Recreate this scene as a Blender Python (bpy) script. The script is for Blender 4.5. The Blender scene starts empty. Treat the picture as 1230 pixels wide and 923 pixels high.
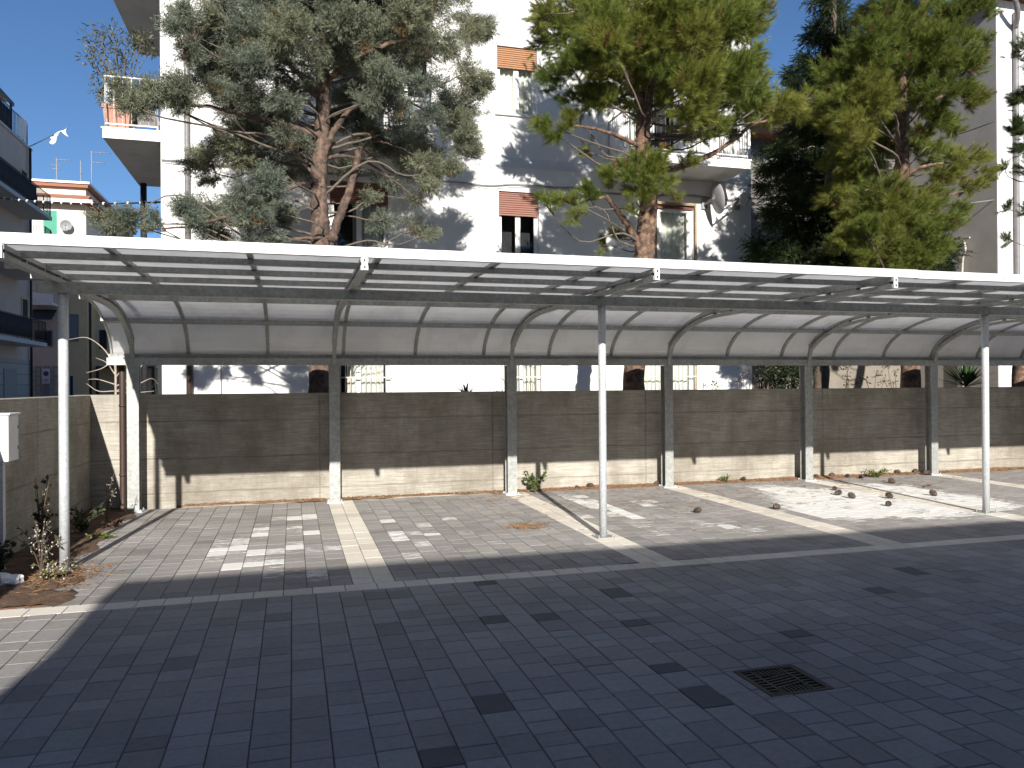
import bpy, math, random
import numpy as np
from mathutils import Vector, Matrix

random.seed(7); rng = np.random.default_rng(11)
scene = bpy.context.scene
COL = scene.collection
R = math.radians

# ------------------------------------------------------------------ camera model
CAM = np.array([0, 0, 1.6]); F_PX = 931.47; W_PX, H_PX = 1230.0, 923.0
YAW, PITCH, ROLL = R(15.79), R(0.06), R(0.3675)
def ray(u, v):
    du, dv = u - W_PX/2, v - H_PX/2
    c, s = math.cos(ROLL), math.sin(ROLL)
    a = c*du - s*dv; b = s*du + c*dv
    x, y, z = a/F_PX, 1.0, -b/F_PX
    y2 = y*math.cos(PITCH) - z*math.sin(PITCH); z2 = y*math.sin(PITCH) + z*math.cos(PITCH)
    return np.array([x*math.cos(YAW) + y2*math.sin(YAW), -x*math.sin(YAW) + y2*math.cos(YAW), z2])
def at(u, v, Y):                       # survey point of the photo on the vertical plane at depth Y
    r = ray(u, v); return CAM + r*(Y/r[1])
def gnd(u, v, z=0.0):                  # survey point of the photo on the ground
    r = ray(u, v); return CAM + r*((z - CAM[2])/r[2])

# ------------------------------------------------------------------ materials
def nt(name):
    m = bpy.data.materials.new(name); m.use_nodes = True
    t = m.node_tree; t.nodes.clear()
    out = t.nodes.new('ShaderNodeOutputMaterial')
    return m, t, out
def N(t, kind, **kw):
    n = t.nodes.new(kind)
    for k, v in kw.items():
        if k in n.inputs.keys(): n.inputs[k].default_value = v
        else: setattr(n, k, v)
    return n
def ramp(t, src, stops):
    r = t.nodes.new('ShaderNodeValToRGB'); e = r.color_ramp.elements
    while len(e) < len(stops): e.new(.5)
    for el, (p, c) in zip(e, stops):
        el.position = p; el.color = (c[0], c[1], c[2], 1) if hasattr(c, '__len__') else (c, c, c, 1)
    t.links.new(src, r.inputs[0]); return r.outputs[0]
def mixc(t, fac, a, b, mode='MIX'):
    m = t.nodes.new('ShaderNodeMix'); m.data_type = 'RGBA'; m.blend_type = mode
    for sock, val in ((m.inputs[0], fac), (m.inputs[6], a), (m.inputs[7], b)):
        if hasattr(val, 'is_linked'): t.links.new(val, sock)
        elif hasattr(val, '__len__'): sock.default_value = (*val[:3], 1)
        else: sock.default_value = val if sock == m.inputs[0] else (val, val, val, 1)
    return m.outputs[2]
def noise(t, scale, detail=4, rough=.55, stretch=None, vec=None):
    co = vec
    if co is None: co = N(t, 'ShaderNodeTexCoord').outputs['Object']
    if stretch:
        mp = N(t, 'ShaderNodeMapping'); mp.inputs['Scale'].default_value = stretch
        t.links.new(co, mp.inputs[0]); co = mp.outputs[0]
    n = N(t, 'ShaderNodeTexNoise', Scale=scale, Detail=detail, Roughness=rough)
    t.links.new(co, n.inputs['Vector']); return n.outputs['Fac']
def surf(name, col, var=.12, scale=6, rough=.8, metal=0.0, bump=0.0, bscale=40, stretch=None, dirt=None, dscale=1.5):
    m, t, out = nt(name)
    b = N(t, 'ShaderNodeBsdfPrincipled', Roughness=rough, Metallic=metal)
    lo = [c*(1-var) for c in col]; hi = [min(1, c*(1+var)) for c in col]
    c = ramp(t, noise(t, scale, stretch=stretch), [(.3, lo), (.7, hi)])
    if dirt:
        f = ramp(t, noise(t, dscale, 6, .65), [(.48 if dscale < 10 else .42, 0), (.68 if dscale < 10 else .58, .75 if dscale < 10 else .9)])
        c = mixc(t, f, c, dirt)
    t.links.new(c, b.inputs['Base Color'])
    if bump:
        bp = N(t, 'ShaderNodeBump', Strength=bump, Distance=.01)
        t.links.new(noise(t, bscale, 6, .65, stretch), bp.inputs['Height']); t.links.new(bp.outputs[0], b.inputs['Normal'])
    t.links.new(b.outputs[0], out.inputs[0]); return m

M = {}
M['facade'] = surf('white_render', (.80, .79, .78), .025, 3, .9, bump=.15, bscale=90, dirt=(.70, .69, .68), dscale=.6)
M['band'] = surf('band_paint', (.66, .68, .72), .04, 3, .9)
M['soffit'] = surf('soffit_paint', (.58, .57, .55), .06, 4, .9, dirt=(.48, .47, .45))
M['white_paint'] = surf('white_paint', (.8, .8, .79), .03, 8, .5)
M['white_frame'] = surf('white_frame', (.75, .75, .74), .03, 8, .4)
M['galv'] = surf('galvanised_steel', (.36, .37, .36), .22, 28, .48, .35, dirt=(.27, .26, .24), dscale=2.5)
M['galv_bright'] = surf('galvanised_bright', (.56, .58, .60), .16, 45, .45, .25)
M['fascia'] = surf('fascia_white', (.70, .71, .72), .05, 5, .45, .1, dirt=(.55, .55, .54), dscale=3)
M['slot'] = surf('dark_slot', (.02, .02, .02), .1, 5, .9)
M['brown_pipe'] = surf('brown_pipe', (.05, .03, .024), .15, 10, .5)
M['grey_pipe'] = surf('grey_pipe', (.20, .19, .19), .15, 10, .5)
M['wood_shutter'] = surf('wood_shutter', (.34, .165, .075), .22, 9, .6, stretch=(2, 1, 14))
M['red_shutter'] = surf('brown_shutter', (.24, .10, .07), .15, 9, .6, stretch=(2, 1, 14))
M['brown_frame'] = surf('brown_frame', (.30, .20, .12), .15, 9, .6)
M['curtain'] = surf('curtain_cloth', (.75, .76, .70), .06, 14, .95, stretch=(8, 8, .4))
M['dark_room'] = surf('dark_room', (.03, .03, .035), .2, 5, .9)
M['iron'] = surf('dark_iron', (.035, .035, .04), .2, 20, .5, .3)
M['bars'] = surf('pale_bars', (.50, .47, .40), .1, 20, .5)
M['terracotta'] = surf('terracotta', (.40, .21, .15), .12, 9, .85, bump=.2)
M['orange'] = surf('orange_glaze', (.70, .20, .03), .1, 9, .5)
M['grey_dish'] = surf('grey_dish', (.26, .26, .27), .08, 9, .5)
M['plastic'] = surf('white_plastic', (.78, .78, .77), .05, 6, .45)
M['greywall'] = surf('grey_render', (.46, .43, .385), .08, 2.2, .95, bump=.2, dirt=(.38, .35, .31), dscale=.5)
M['beige'] = surf('beige_render', (.74, .54, .31), .08, 2, .95, bump=.2, dirt=(.58, .43, .27), dscale=.5)
M['setback'] = surf('dark_render', (.17, .16, .15), .12, 2, .95, bump=.2, dirt=(.12, .11, .10), dscale=.6)  # even dark grey-brown with darker blotches
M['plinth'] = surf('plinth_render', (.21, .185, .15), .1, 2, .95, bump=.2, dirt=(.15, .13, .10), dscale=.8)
M['cream'] = surf('cream_render', (.72, .67, .55), .05, 2, .95, dirt=(.64, .58, .47), dscale=.5)
M['leftwall'] = surf('mauve_render', (.62, .49, .41), .06, 2, .95, dirt=(.54, .42, .35), dscale=.4)
M['roof_tile'] = surf('roof_tile', (.30, .13, .08), .25, 9, .9, stretch=(6, 1, 1))
M['green_shutter'] = surf('green_shutter', (.03, .26, .16), .1, 6, .6)
M['cloth'] = surf('white_cloth', (.8, .8, .78), .06, 5, .9)
M['awning'] = surf('dark_awning', (.05, .045, .05), .2, 5, .9)
M['soil'] = surf('brown_soil', (.105, .062, .036), .5, 7, 1, bump=.9, bscale=45, dirt=(.06, .04, .03), dscale=5)
M['rust'] = surf('rusty_steel', (.15, .068, .032), .35, 12, .85, bump=.4, dirt=(.09, .05, .035), dscale=8)
M['litter'] = surf('needle_litter', (.22, .125, .065), .35, 30, 1, bump=.9, bscale=80)
M['needle_dry'] = surf('dry_needles', (.32, .17, .07), .3, 40, 1)
M['garden'] = surf('garden_soil', (.10, .075, .05), .4, 3, 1, bump=.6)
M['asphalt'] = surf('asphalt', (.15, .14, .13), .2, 5, .95, bump=.4, bscale=90)
M['cone'] = surf('cone_brown', (.085, .06, .05), .35, 40, .9)
M['iron_grate'] = surf('grate_iron', (.022, .024, .020), .3, 30, .6, .3, bump=.3)
M['pit'] = surf('grate_pit', (.004, .004, .004), .1, 3, 1)
M['bark_pine'] = surf('pine_bark', (.215, .125, .08), .45, 12, .95, bump=1.0, bscale=22, stretch=(1, 1, .3), dirt=(.06, .042, .033), dscale=11)
M['bark_cypress'] = surf('cypress_bark', (.145, .095, .07), .35, 14, .95, bump=1.0, bscale=30, stretch=(1, 1, .12), dirt=(.055, .04, .032), dscale=11)
M['twig'] = surf('grey_twig', (.13, .105, .085), .25, 20, .95)
M['bare'] = surf('bare_branch', (.36, .30, .25), .2, 20, .95)
M['dry_stem'] = surf('dry_stem', (.10, .075, .055), .3, 20, .95)
M['seed'] = surf('seed_head', (.45, .43, .37), .15, 40, .95)
M['cable'] = surf('black_cable', (.03, .03, .032), .2, 9, .6)
M['grey_cable'] = surf('grey_cable', (.25, .25, .25), .2, 9, .6)
M['sign_white'] = surf('sign_white', (.62, .62, .6), .04, 9, .5)
M['sign_blue'] = surf('sign_blue', (.03, .05, .28), .05, 9, .5)
M['sign_red'] = surf('sign_red', (.45, .03, .03), .05, 9, .5)
M['sign_grey'] = surf('sign_grey', (.22, .22, .24), .05, 9, .5)
M['south'] = surf('ochre_render', (.42, .36, .28), .06, 2, .95)
M['stone_tile'] = None

def glass():
    m, t, out = nt('window_glass')
    fr = N(t, 'ShaderNodeFresnel', IOR=1.5)
    tr = N(t, 'ShaderNodeBsdfTransparent'); tr.inputs[0].default_value = (.80, .81, .81, 1)
    gl = N(t, 'ShaderNodeBsdfGlossy', Roughness=.03)
    mx = N(t, 'ShaderNodeMixShader')
    t.links.new(fr.outputs[0], mx.inputs[0]); t.links.new(tr.outputs[0], mx.inputs[1]); t.links.new(gl.outputs[0], mx.inputs[2])
    t.links.new(mx.outputs[0], out.inputs[0]); return m
M['glass'] = glass()

def panel_mat():                       # milky polycarbonate sheet, lets part of the light through
    m, t, out = nt('milky_polycarbonate')
    c = ramp(t, noise(t, 2.2, 5, .6), [(.35, (.84, .835, .835)), (.7, (.91, .907, .905))])
    st = ramp(t, noise(t, 3.5, 7, .75, (1, .45, .6)), [(.5, 0), (.74, .6)])
    c = mixc(t, st, c, (.66, .64, .62))
    d = N(t, 'ShaderNodeBsdfDiffuse'); tr = N(t, 'ShaderNodeBsdfTranslucent'); g = N(t, 'ShaderNodeBsdfGlossy', Roughness=.25)
    t.links.new(c, d.inputs[0]); t.links.new(c, tr.inputs[0])
    a = N(t, 'ShaderNodeMixShader'); a.inputs[0].default_value = .7
    t.links.new(d.outputs[0], a.inputs[1]); t.links.new(tr.outputs[0], a.inputs[2])
    b = N(t, 'ShaderNodeMixShader'); b.inputs[0].default_value = .04
    t.links.new(a.outputs[0], b.inputs[1]); t.links.new(g.outputs[0], b.inputs[2])
    t.links.new(b.outputs[0], out.inputs[0]); return m
M['panel'] = panel_mat()

def concrete_mat(name, joints):        # board-marked cast concrete: lift lines, board grain, stains, joints along local x or y
    m, t, out = nt(name)
    b = N(t, 'ShaderNodeBsdfPrincipled', Roughness=.92)
    tc = N(t, 'ShaderNodeTexCoord').outputs['Object']
    base = ramp(t, noise(t, 1.3, 6, .6, vec=tc), [(.3, (.31, .285, .24)), (.72, (.46, .43, .375))])
    grain = noise(t, 9, 6, .65, (.35, .35, 9), tc)
    base = mixc(t, .85, base, ramp(t, grain, [(.3, .28), (.7, .66)]), 'OVERLAY')
    speck = ramp(t, noise(t, 38, 3, .6, vec=tc), [(.62, 0), (.74, .5)])
    base = mixc(t, speck, base, (.26, .24, .2))
    drip = ramp(t, noise(t, 2.2, 7, .75, (2.2, 2.2, .25), tc), [(.48, 0), (.70, .5)])
    base = mixc(t, drip, base, (.22, .195, .16))
    stain = ramp(t, noise(t, 1.1, 7, .75, (1, 1, .9), tc), [(.45, 0), (.66, .8)])
    base = mixc(t, stain, base, (.18, .155, .12))
    sx = N(t, 'ShaderNodeSeparateXYZ'); t.links.new(tc, sx.inputs[0])
    wob = N(t, 'ShaderNodeMath', operation='MULTIPLY_ADD'); t.links.new(noise(t, 3, 3, vec=tc), wob.inputs[0])
    wob.inputs[1].default_value = .035; t.links.new(sx.outputs['Z'], wob.inputs[2])
    mask = None
    def line(src, pos, w):
        s = N(t, 'ShaderNodeMath', operation='SUBTRACT'); t.links.new(src, s.inputs[0]); s.inputs[1].default_value = pos
        a = N(t, 'ShaderNodeMath', operation='ABSOLUTE'); t.links.new(s.outputs[0], a.inputs[0])
        l = N(t, 'ShaderNodeMapRange'); l.inputs[1].default_value = 0; l.inputs[2].default_value = w; l.inputs[3].default_value = 1; l.inputs[4].default_value = 0
        t.links.new(a.outputs[0], l.inputs[0]); return l.outputs[0]
    outs = [line(wob.outputs[0], z, .016) for z in (.20, .66, 1.16)]
    outs += [line(sx.outputs['XYZ'.index(ax)], p, .018) for ax, p in joints]
    for o in outs:
        if mask is None: mask = o
        else:
            mx = N(t, 'ShaderNodeMath', operation='MAXIMUM'); t.links.new(mask, mx.inputs[0]); t.links.new(o, mx.inputs[1]); mask = mx.outputs[0]
    br = N(t, 'ShaderNodeMath', operation='MULTIPLY'); t.links.new(mask, br.inputs[0])
    t.links.new(ramp(t, noise(t, 2.5, 4, vec=tc), [(.3, .15), (.65, .8)]), br.inputs[1])
    base = mixc(t, br.outputs[0], base, (.13, .115, .09))
    t.links.new(base, b.inputs['Base Color'])
    h = N(t, 'ShaderNodeMath', operation='SUBTRACT'); t.links.new(grain, h.inputs[0]); t.links.new(mask, h.inputs[1])
    bp = N(t, 'ShaderNodeBump', Strength=.6, Distance=.008); t.links.new(h.outputs[0], bp.inputs['Height'])
    t.links.new(bp.outputs[0], b.inputs['Normal']); t.links.new(b.outputs[0], out.inputs[0]); return m
M['concrete_back'] = concrete_mat('cast_concrete', [('X', x) for x in (.36, 2.86, 5.35, 8.62, 10.95, 13.4)])
M['concrete_left'] = concrete_mat('cast_concrete_side', [('Y', y) for y in (9.0, 6.6, 4.2)])

def paver_mat():
    m, t, out = nt('concrete_paver')
    b = N(t, 'ShaderNodeBsdfPrincipled', Roughness=.85)
    at_ = N(t, 'ShaderNodeAttribute', attribute_name='col'); ef = N(t, 'ShaderNodeAttribute', attribute_name='eff')
    tc = N(t, 'ShaderNodeTexCoord').outputs['Object']
    c = mixc(t, .5, at_.outputs['Color'], ramp(t, noise(t, 26, 6, .7, vec=tc), [(.3, .36), (.7, .62)]), 'OVERLAY')
    c = mixc(t, .6, c, ramp(t, noise(t, .9, 8, .6, vec=tc), [(.3, .38), (.7, .62)]), 'OVERLAY')
    n = noise(t, 13, 5, .65, (.7, 1.6, 1), tc)
    s = N(t, 'ShaderNodeMath', operation='MULTIPLY_ADD'); t.links.new(ef.outputs['Fac'], s.inputs[0]); s.inputs[1].default_value = 1.0
    t.links.new(n, s.inputs[2])
    f = ramp(t, s.outputs[0], [(.78, 0), (1.0, .92)])
    c = mixc(t, f, c, (.74, .73, .70))
    t.links.new(c, b.inputs['Base Color'])
    bp = N(t, 'ShaderNodeBump', Strength=.35, Distance=.004); t.links.new(noise(t, 60, 5, .7, vec=tc), bp.inputs['Height'])
    t.links.new(bp.outputs[0], b.inputs['Normal']); t.links.new(b.outputs[0], out.inputs[0]); return m
M['paver'] = paver_mat()
M['joint'] = surf('joint_sand', (.06, .055, .05), .3, 20, 1)

def leaf_mat(name, trans=.28):
    m, t, out = nt(name)
    a = N(t, 'ShaderNodeAttribute', attribute_name='col')
    d = N(t, 'ShaderNodeBsdfDiffuse'); tr = N(t, 'ShaderNodeBsdfTranslucent'); g = N(t, 'ShaderNodeBsdfGlossy', Roughness=.45)
    t.links.new(a.outputs['Color'], d.inputs[0]); t.links.new(a.outputs['Color'], tr.inputs[0])
    x = N(t, 'ShaderNodeMixShader'); x.inputs[0].default_value = trans
    t.links.new(d.outputs[0], x.inputs[1]); t.links.new(tr.outputs[0], x.inputs[2])
    y = N(t, 'ShaderNodeMixShader'); y.inputs[0].default_value = .018
    t.links.new(x.outputs[0], y.inputs[1]); t.links.new(g.outputs[0], y.inputs[2])
    t.links.new(y.outputs[0], out.inputs[0]); return m
M['leaf'] = leaf_mat('foliage')

def tile_mat():
    m, t, out = nt('wall_tile')
    b = N(t, 'ShaderNodeBsdfPrincipled', Roughness=.7)
    tc = N(t, 'ShaderNodeTexCoord').outputs['Object']
    mp = N(t, 'ShaderNodeMapping'); mp.inputs['Rotation'].default_value = (R(90), 0, R(90)); t.links.new(tc, mp.inputs[0])
    k = N(t, 'ShaderNodeTexBrick', Scale=1.0); k.inputs['Brick Width'].default_value = .5; k.inputs['Row Height'].default_value = .22; k.inputs['Mortar Size'].default_value = .02
    k.inputs['Color1'].default_value = (.42, .38, .35, 1); k.inputs['Color2'].default_value = (.36, .33, .30, 1); k.inputs['Mortar'].default_value = (.2, .18, .17, 1)
    t.links.new(mp.outputs[0], k.inputs['Vector']); t.links.new(k.outputs['Color'], b.inputs['Base Color'])
    t.links.new(b.outputs[0], out.inputs[0]); return m
M['tile'] = tile_mat()

# ------------------------------------------------------------------ mesh builder
class MB:
    def __init__(s): s.v = []; s.f = []; s.sm = []; s.mi = []; s.cur = 0
    def add(s, vs, fs, smooth=False):
        o = len(s.v); s.v += [tuple(map(float, p)) for p in vs]; s.f += [tuple(o+i for i in f) for f in fs]; s.sm += [smooth]*len(fs); s.mi += [s.cur]*len(fs)
    def box(s, x0, x1, y0, y1, z0, z1):
        s.add([(x0,y0,z0),(x1,y0,z0),(x1,y1,z0),(x0,y1,z0),(x0,y0,z1),(x1,y0,z1),(x1,y1,z1),(x0,y1,z1)],
              [(0,3,2,1),(4,5,6,7),(0,1,5,4),(1,2,6,5),(2,3,7,6),(3,0,4,7)]); return s
    def prism(s, poly, axis, a0, a1):     # poly of 2D points in the two other axes (x->yz, y->xz, z->xy)
        n = len(poly)
        def p3(p, a): return {'x': (a, p[0], p[1]), 'y': (p[0], a, p[1]), 'z': (p[0], p[1], a)}[axis]
        vs = [p3(p, a0) for p in poly] + [p3(p, a1) for p in poly]
        fs = [tuple(range(n))[::-1], tuple(range(n, 2*n))] + [(i, (i+1) % n, n+(i+1) % n, n+i) for i in range(n)]
        s.add(vs, fs); return s
    def tube(s, pts, rad, n=8, cap=True, jit=0.0, smooth=True):
        P = [np.array(p, float) for p in pts]; rad = list(rad) if hasattr(rad, '__len__') else [rad]*len(P)
        T = [(P[min(i+1, len(P)-1)] - P[max(i-1, 0)]) for i in range(len(P))]
        T = [t/(np.linalg.norm(t)+1e-9) for t in T]
        up = np.array([0, 0, 1.0]) if abs(T[0][2]) < .9 else np.array([1.0, 0, 0])
        u = np.cross(T[0], up); u /= np.linalg.norm(u); vs = []
        for p, t, r in zip(P, T, rad):
            u = u - t*np.dot(u, t); u /= (np.linalg.norm(u)+1e-9); w = np.cross(t, u)
            for k in range(n):
                a = 2*math.pi*k/n; rr = r*(1 + (random.uniform(-jit, jit) if jit else 0))
                vs.append(p + u*math.cos(a)*rr + w*math.sin(a)*rr)
        fs = [(i*n+k, i*n+(k+1) % n, (i+1)*n+(k+1) % n, (i+1)*n+k) for i in range(len(P)-1) for k in range(n)]
        if cap: fs += [tuple(range(n))[::-1], tuple(range((len(P)-1)*n, len(P)*n))]
        s.add(vs, fs, smooth); return s
    def bar(s, p, q, w, h=None):          # rectangular bar between two points
        h = h or w; p = np.array(p, float); q = np.array(q, float); t = q-p; t /= np.linalg.norm(t)
        up = np.array([0, 0, 1.0]) if abs(t[2]) < .95 else np.array([0, 1.0, 0])
        a = np.cross(t, up); a /= np.linalg.norm(a); b = np.cross(a, t)
        c = [(-.5, -.5), (.5, -.5), (.5, .5), (-.5, .5)]
        vs = [p + a*w*i + b*h*j for i, j in c] + [q + a*w*i + b*h*j for i, j in c]
        s.add(vs, [(0,1,2,3)[::-1],(4,5,6,7),(0,1,5,4),(1,2,6,5),(2,3,7,6),(3,0,4,7)]); return s
    def lathe(s, prof, c, n=20, axis='z'):  # profile (r, h)
        vs = []
        for r, h in prof:
            for k in range(n):
                a = 2*math.pi*k/n; x, y = r*math.cos(a), r*math.sin(a)
                vs.append({'z': (c[0]+x, c[1]+y, c[2]+h), 'y': (c[0]+x, c[1]+h, c[2]+y), 'x': (c[0]+h, c[1]+x, c[2]+y)}[axis])
        m = len(prof)
        fs = [(i*n+k, i*n+(k+1) % n, (i+1)*n+(k+1) % n, (i+1)*n+k) for i in range(m-1) for k in range(n)]
        s.add(vs, fs, True); return s
    def disc(s, c, r, n=24, axis='y'):
        vs = [{'y': (c[0]+r*math.cos(2*math.pi*k/n), c[1], c[2]+r*math.sin(2*math.pi*k/n)),
               'z': (c[0]+r*math.cos(2*math.pi*k/n), c[1]+r*math.sin(2*math.pi*k/n), c[2]),
               'x': (c[0], c[1]+r*math.cos(2*math.pi*k/n), c[2]+r*math.sin(2*math.pi*k/n))}[axis] for k in range(n)]
        s.add(vs, [tuple(range(n))]); return s
    def sphere(s, c, r, n=10, m=6, sq=(1, 1, 1)):
        prof = [(r*math.sin(math.pi*i/m), -r*math.cos(math.pi*i/m)) for i in range(m+1)]
        o = len(s.v); s.lathe(prof, (0, 0, 0), n)
        for i in range(o, len(s.v)): s.v[i] = (c[0]+s.v[i][0]*sq[0], c[1]+s.v[i][1]*sq[1], c[2]+s.v[i][2]*sq[2])
        return s
    def build(s, name, mat, parent=None, bevel=0.0):
        off = wloc(parent)
        me = bpy.data.meshes.new(name)
        me.from_pydata([(v[0]-off[0], v[1]-off[1], v[2]-off[2]) for v in s.v], [], s.f)
        me.polygons.foreach_set('use_smooth', s.sm)
        for m_ in (mat if isinstance(mat, (list, tuple)) else [mat]): me.materials.append(m_)
        me.polygons.foreach_set('material_index', s.mi); me.validate(); me.update()
        o = bpy.data.objects.new(name, me); COL.objects.link(o)
        if parent: o.parent = parent
        if bevel:
            b = o.modifiers.new('bevel', 'BEVEL'); b.width = bevel; b.segments = 2; b.limit_method = 'ANGLE'
        return o
def wloc(o):
    p = np.zeros(3)
    while o is not None: p += np.array(o.location); o = o.parent
    return p
def empty(name, loc, label=None, cat=None, group=None):
    o = bpy.data.objects.new(name, None); COL.objects.link(o); o.location = loc; o.empty_display_size = .2
    return tag(o, label, cat, group)
def tag(o, label=None, cat=None, group=None, kind=None):
    for k, v in (('label', label), ('category', cat), ('group', group), ('kind', kind)):
        if v: o[k] = v
    return o
def soup(name, verts, faces_n, mat, cols, parent=None):  # numpy triangle/quad soup with a colour per vertex
    off = wloc(parent); verts = np.asarray(verts, np.float32) - off.astype(np.float32)
    nv = len(verts); nf = nv//faces_n
    me = bpy.data.meshes.new(name); me.vertices.add(nv); me.vertices.foreach_set('co', verts.ravel())
    me.loops.add(nv); me.loops.foreach_set('vertex_index', np.arange(nv, dtype=np.int32))
    me.polygons.add(nf); me.polygons.foreach_set('loop_start', np.arange(0, nv, faces_n, dtype=np.int32))
    me.update(calc_edges=True); me.validate()
    a = me.attributes.new('col', 'FLOAT_COLOR', 'POINT')
    c4 = np.ones((nv, 4), np.float32); c4[:, :3] = cols; a.data.foreach_set('color', c4.ravel())
    me.materials.append(mat)
    o = bpy.data.objects.new(name, me); COL.objects.link(o)
    if parent: o.parent = parent
    return o
def smoothpath(pts, k=6):
    P = [np.array(p, float) for p in pts]; P = [2*P[0]-P[1]] + P + [2*P[-1]-P[-2]]; out = []
    for i in range(1, len(P)-2):
        for j in range(k):
            t = j/k; a, b, c, d = P[i-1], P[i], P[i+1], P[i+2]
            out.append(.5*((2*b) + (-a+c)*t + (2*a-5*b+4*c-d)*t*t + (-a+3*b-3*c+d)*t**3))
    out.append(P[-2]); return out
def lerp_list(vals, n): return list(np.interp(np.linspace(0, 1, n), np.linspace(0, 1, len(vals)), vals))
def copy_tree(o, parent=None):
    c = o.copy(); COL.objects.link(c); c.parent = parent
    for ch in list(o.children): copy_tree(ch, c)
    return c

# ------------------------------------------------------------------ light and camera
SUN_EL, SUN_DX = 23.6, 7.0
w = bpy.data.worlds.new('World'); scene.world = w; w.use_nodes = True
t = w.node_tree; bg = t.nodes['Background']
sky = t.nodes.new('ShaderNodeTexSky'); sky.sky_type = 'NISHITA'; sky.sun_disc = False
sky.sun_elevation = R(SUN_EL); sky.sun_rotation = R(180 + SUN_DX)
sky.air_density = 1.0; sky.dust_density = 0.0; sky.ozone_density = 6.5; sky.altitude = 500
t.links.new(sky.outputs[0], bg.inputs[0]); bg.inputs[1].default_value = .07
sd = bpy.data.lights.new('sun', 'SUN'); sd.energy = 5.0; sd.angle = R(.5); sd.color = (1, .955, .88)
so = bpy.data.objects.new('sun', sd); COL.objects.link(so); so.location = (-5, -30, 30)
ld = Vector((math.sin(R(SUN_DX))*math.cos(R(SUN_EL)), math.cos(R(SUN_DX))*math.cos(R(SUN_EL)), -math.sin(R(SUN_EL))))
so.rotation_mode = 'QUATERNION'; so.rotation_quaternion = ld.to_track_quat('-Z', 'Y')
TAN = math.tan(R(SUN_EL))/math.cos(R(SUN_DX)); DX = math.tan(R(SUN_DX))

cd = bpy.data.cameras.new('camera'); co = bpy.data.objects.new('camera', cd); COL.objects.link(co)
cd.sensor_fit = 'HORIZONTAL'; cd.sensor_width = 36; cd.lens = F_PX/W_PX*36; cd.clip_start = .05; cd.clip_end = 2000
fwd = Vector((math.sin(YAW)*math.cos(PITCH), math.cos(YAW)*math.cos(PITCH), math.sin(PITCH)))
rt = Vector((math.cos(YAW), -math.sin(YAW), 0)); up = rt.cross(fwd)
c, s = math.cos(ROLL), math.sin(ROLL)
r2 = rt*c - up*s; u2 = rt*s + up*c
mm = Matrix((r2, u2, -fwd)).transposed().to_4x4(); mm.translation = Vector(CAM); co.matrix_world = mm
scene.camera = co
scene.view_settings.view_transform = 'Standard'; scene.view_settings.look = 'None'
scene.view_settings.exposure = 0.70; scene.view_settings.gamma = 1

# ------------------------------------------------------------------ ground
g = MB(); g.add([(-400,-400,-.03),(400,-400,-.03),(400,400,-.03),(-400,400,-.03)], [(0,1,2,3)])
tag(g.build('ground', M['asphalt']), kind='structure')

YW = 11.19; XL = -2.53
STR = [.63 + 2.52*k for k in range(6)]; SW = .34
EFF = []                                # efflorescence: (x, y, radius, strength)
def eff_px(l, r, s):
    for u, v in l:
        p = gnd(u, v); EFF.append((p[0], p[1], r, s))
eff_px([(264,660),(262,668),(283,650),(285,657),(312,634),(310,642),(283,681),(300,678),(306,664)], .13, .62)
eff_px([(337,622),(357,622),(335,662),(357,655),(352,636),(375,640),(372,622),(330,690),(390,660),(385,690),(330,675)], .16, .42)
eff_px([(466,626),(470,640),(482,646),(510,631),(520,641)], .12, .55)
eff_px([(500,641),(510,652),(495,665),(540,622),(594,654),(450,614),(486,611),(625,690),(560,640)], .13, .42)
eff_px([(700,602),(715,606),(730,610),(690,596),(745,617)], .2, .5)
eff_px([(760,622),(775,630),(790,640),(770,603),(785,607),(700,620),(830,600),(800,620),(850,630)], .2, .36)
eff_px([(880,632),(902,637)], .12, .5)
eff_px([(950,590),(990,592),(960,600),(1000,602),(930,588),(980,610),(1030,604),(1040,612),(1000,618)], .45, .40)
eff_px([(1070,600),(1100,606),(1090,592),(1130,600),(1060,586),(1100,615)], .55, .55)
eff_px([(1150,605),(1180,603)], .5, .3)
DARK = [(.94,3.86),(1.96,3.97),(.62,3.25),(1.47,6.06),(1.26,5.13),(1.70,5.16),(1.96,5.52),(2.13,4.77),(1.97,3.50),(1.76,4.37),(2.34,5.63),(5.0,5.4),(4.4,4.9),(3.1,4.3)]
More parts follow.
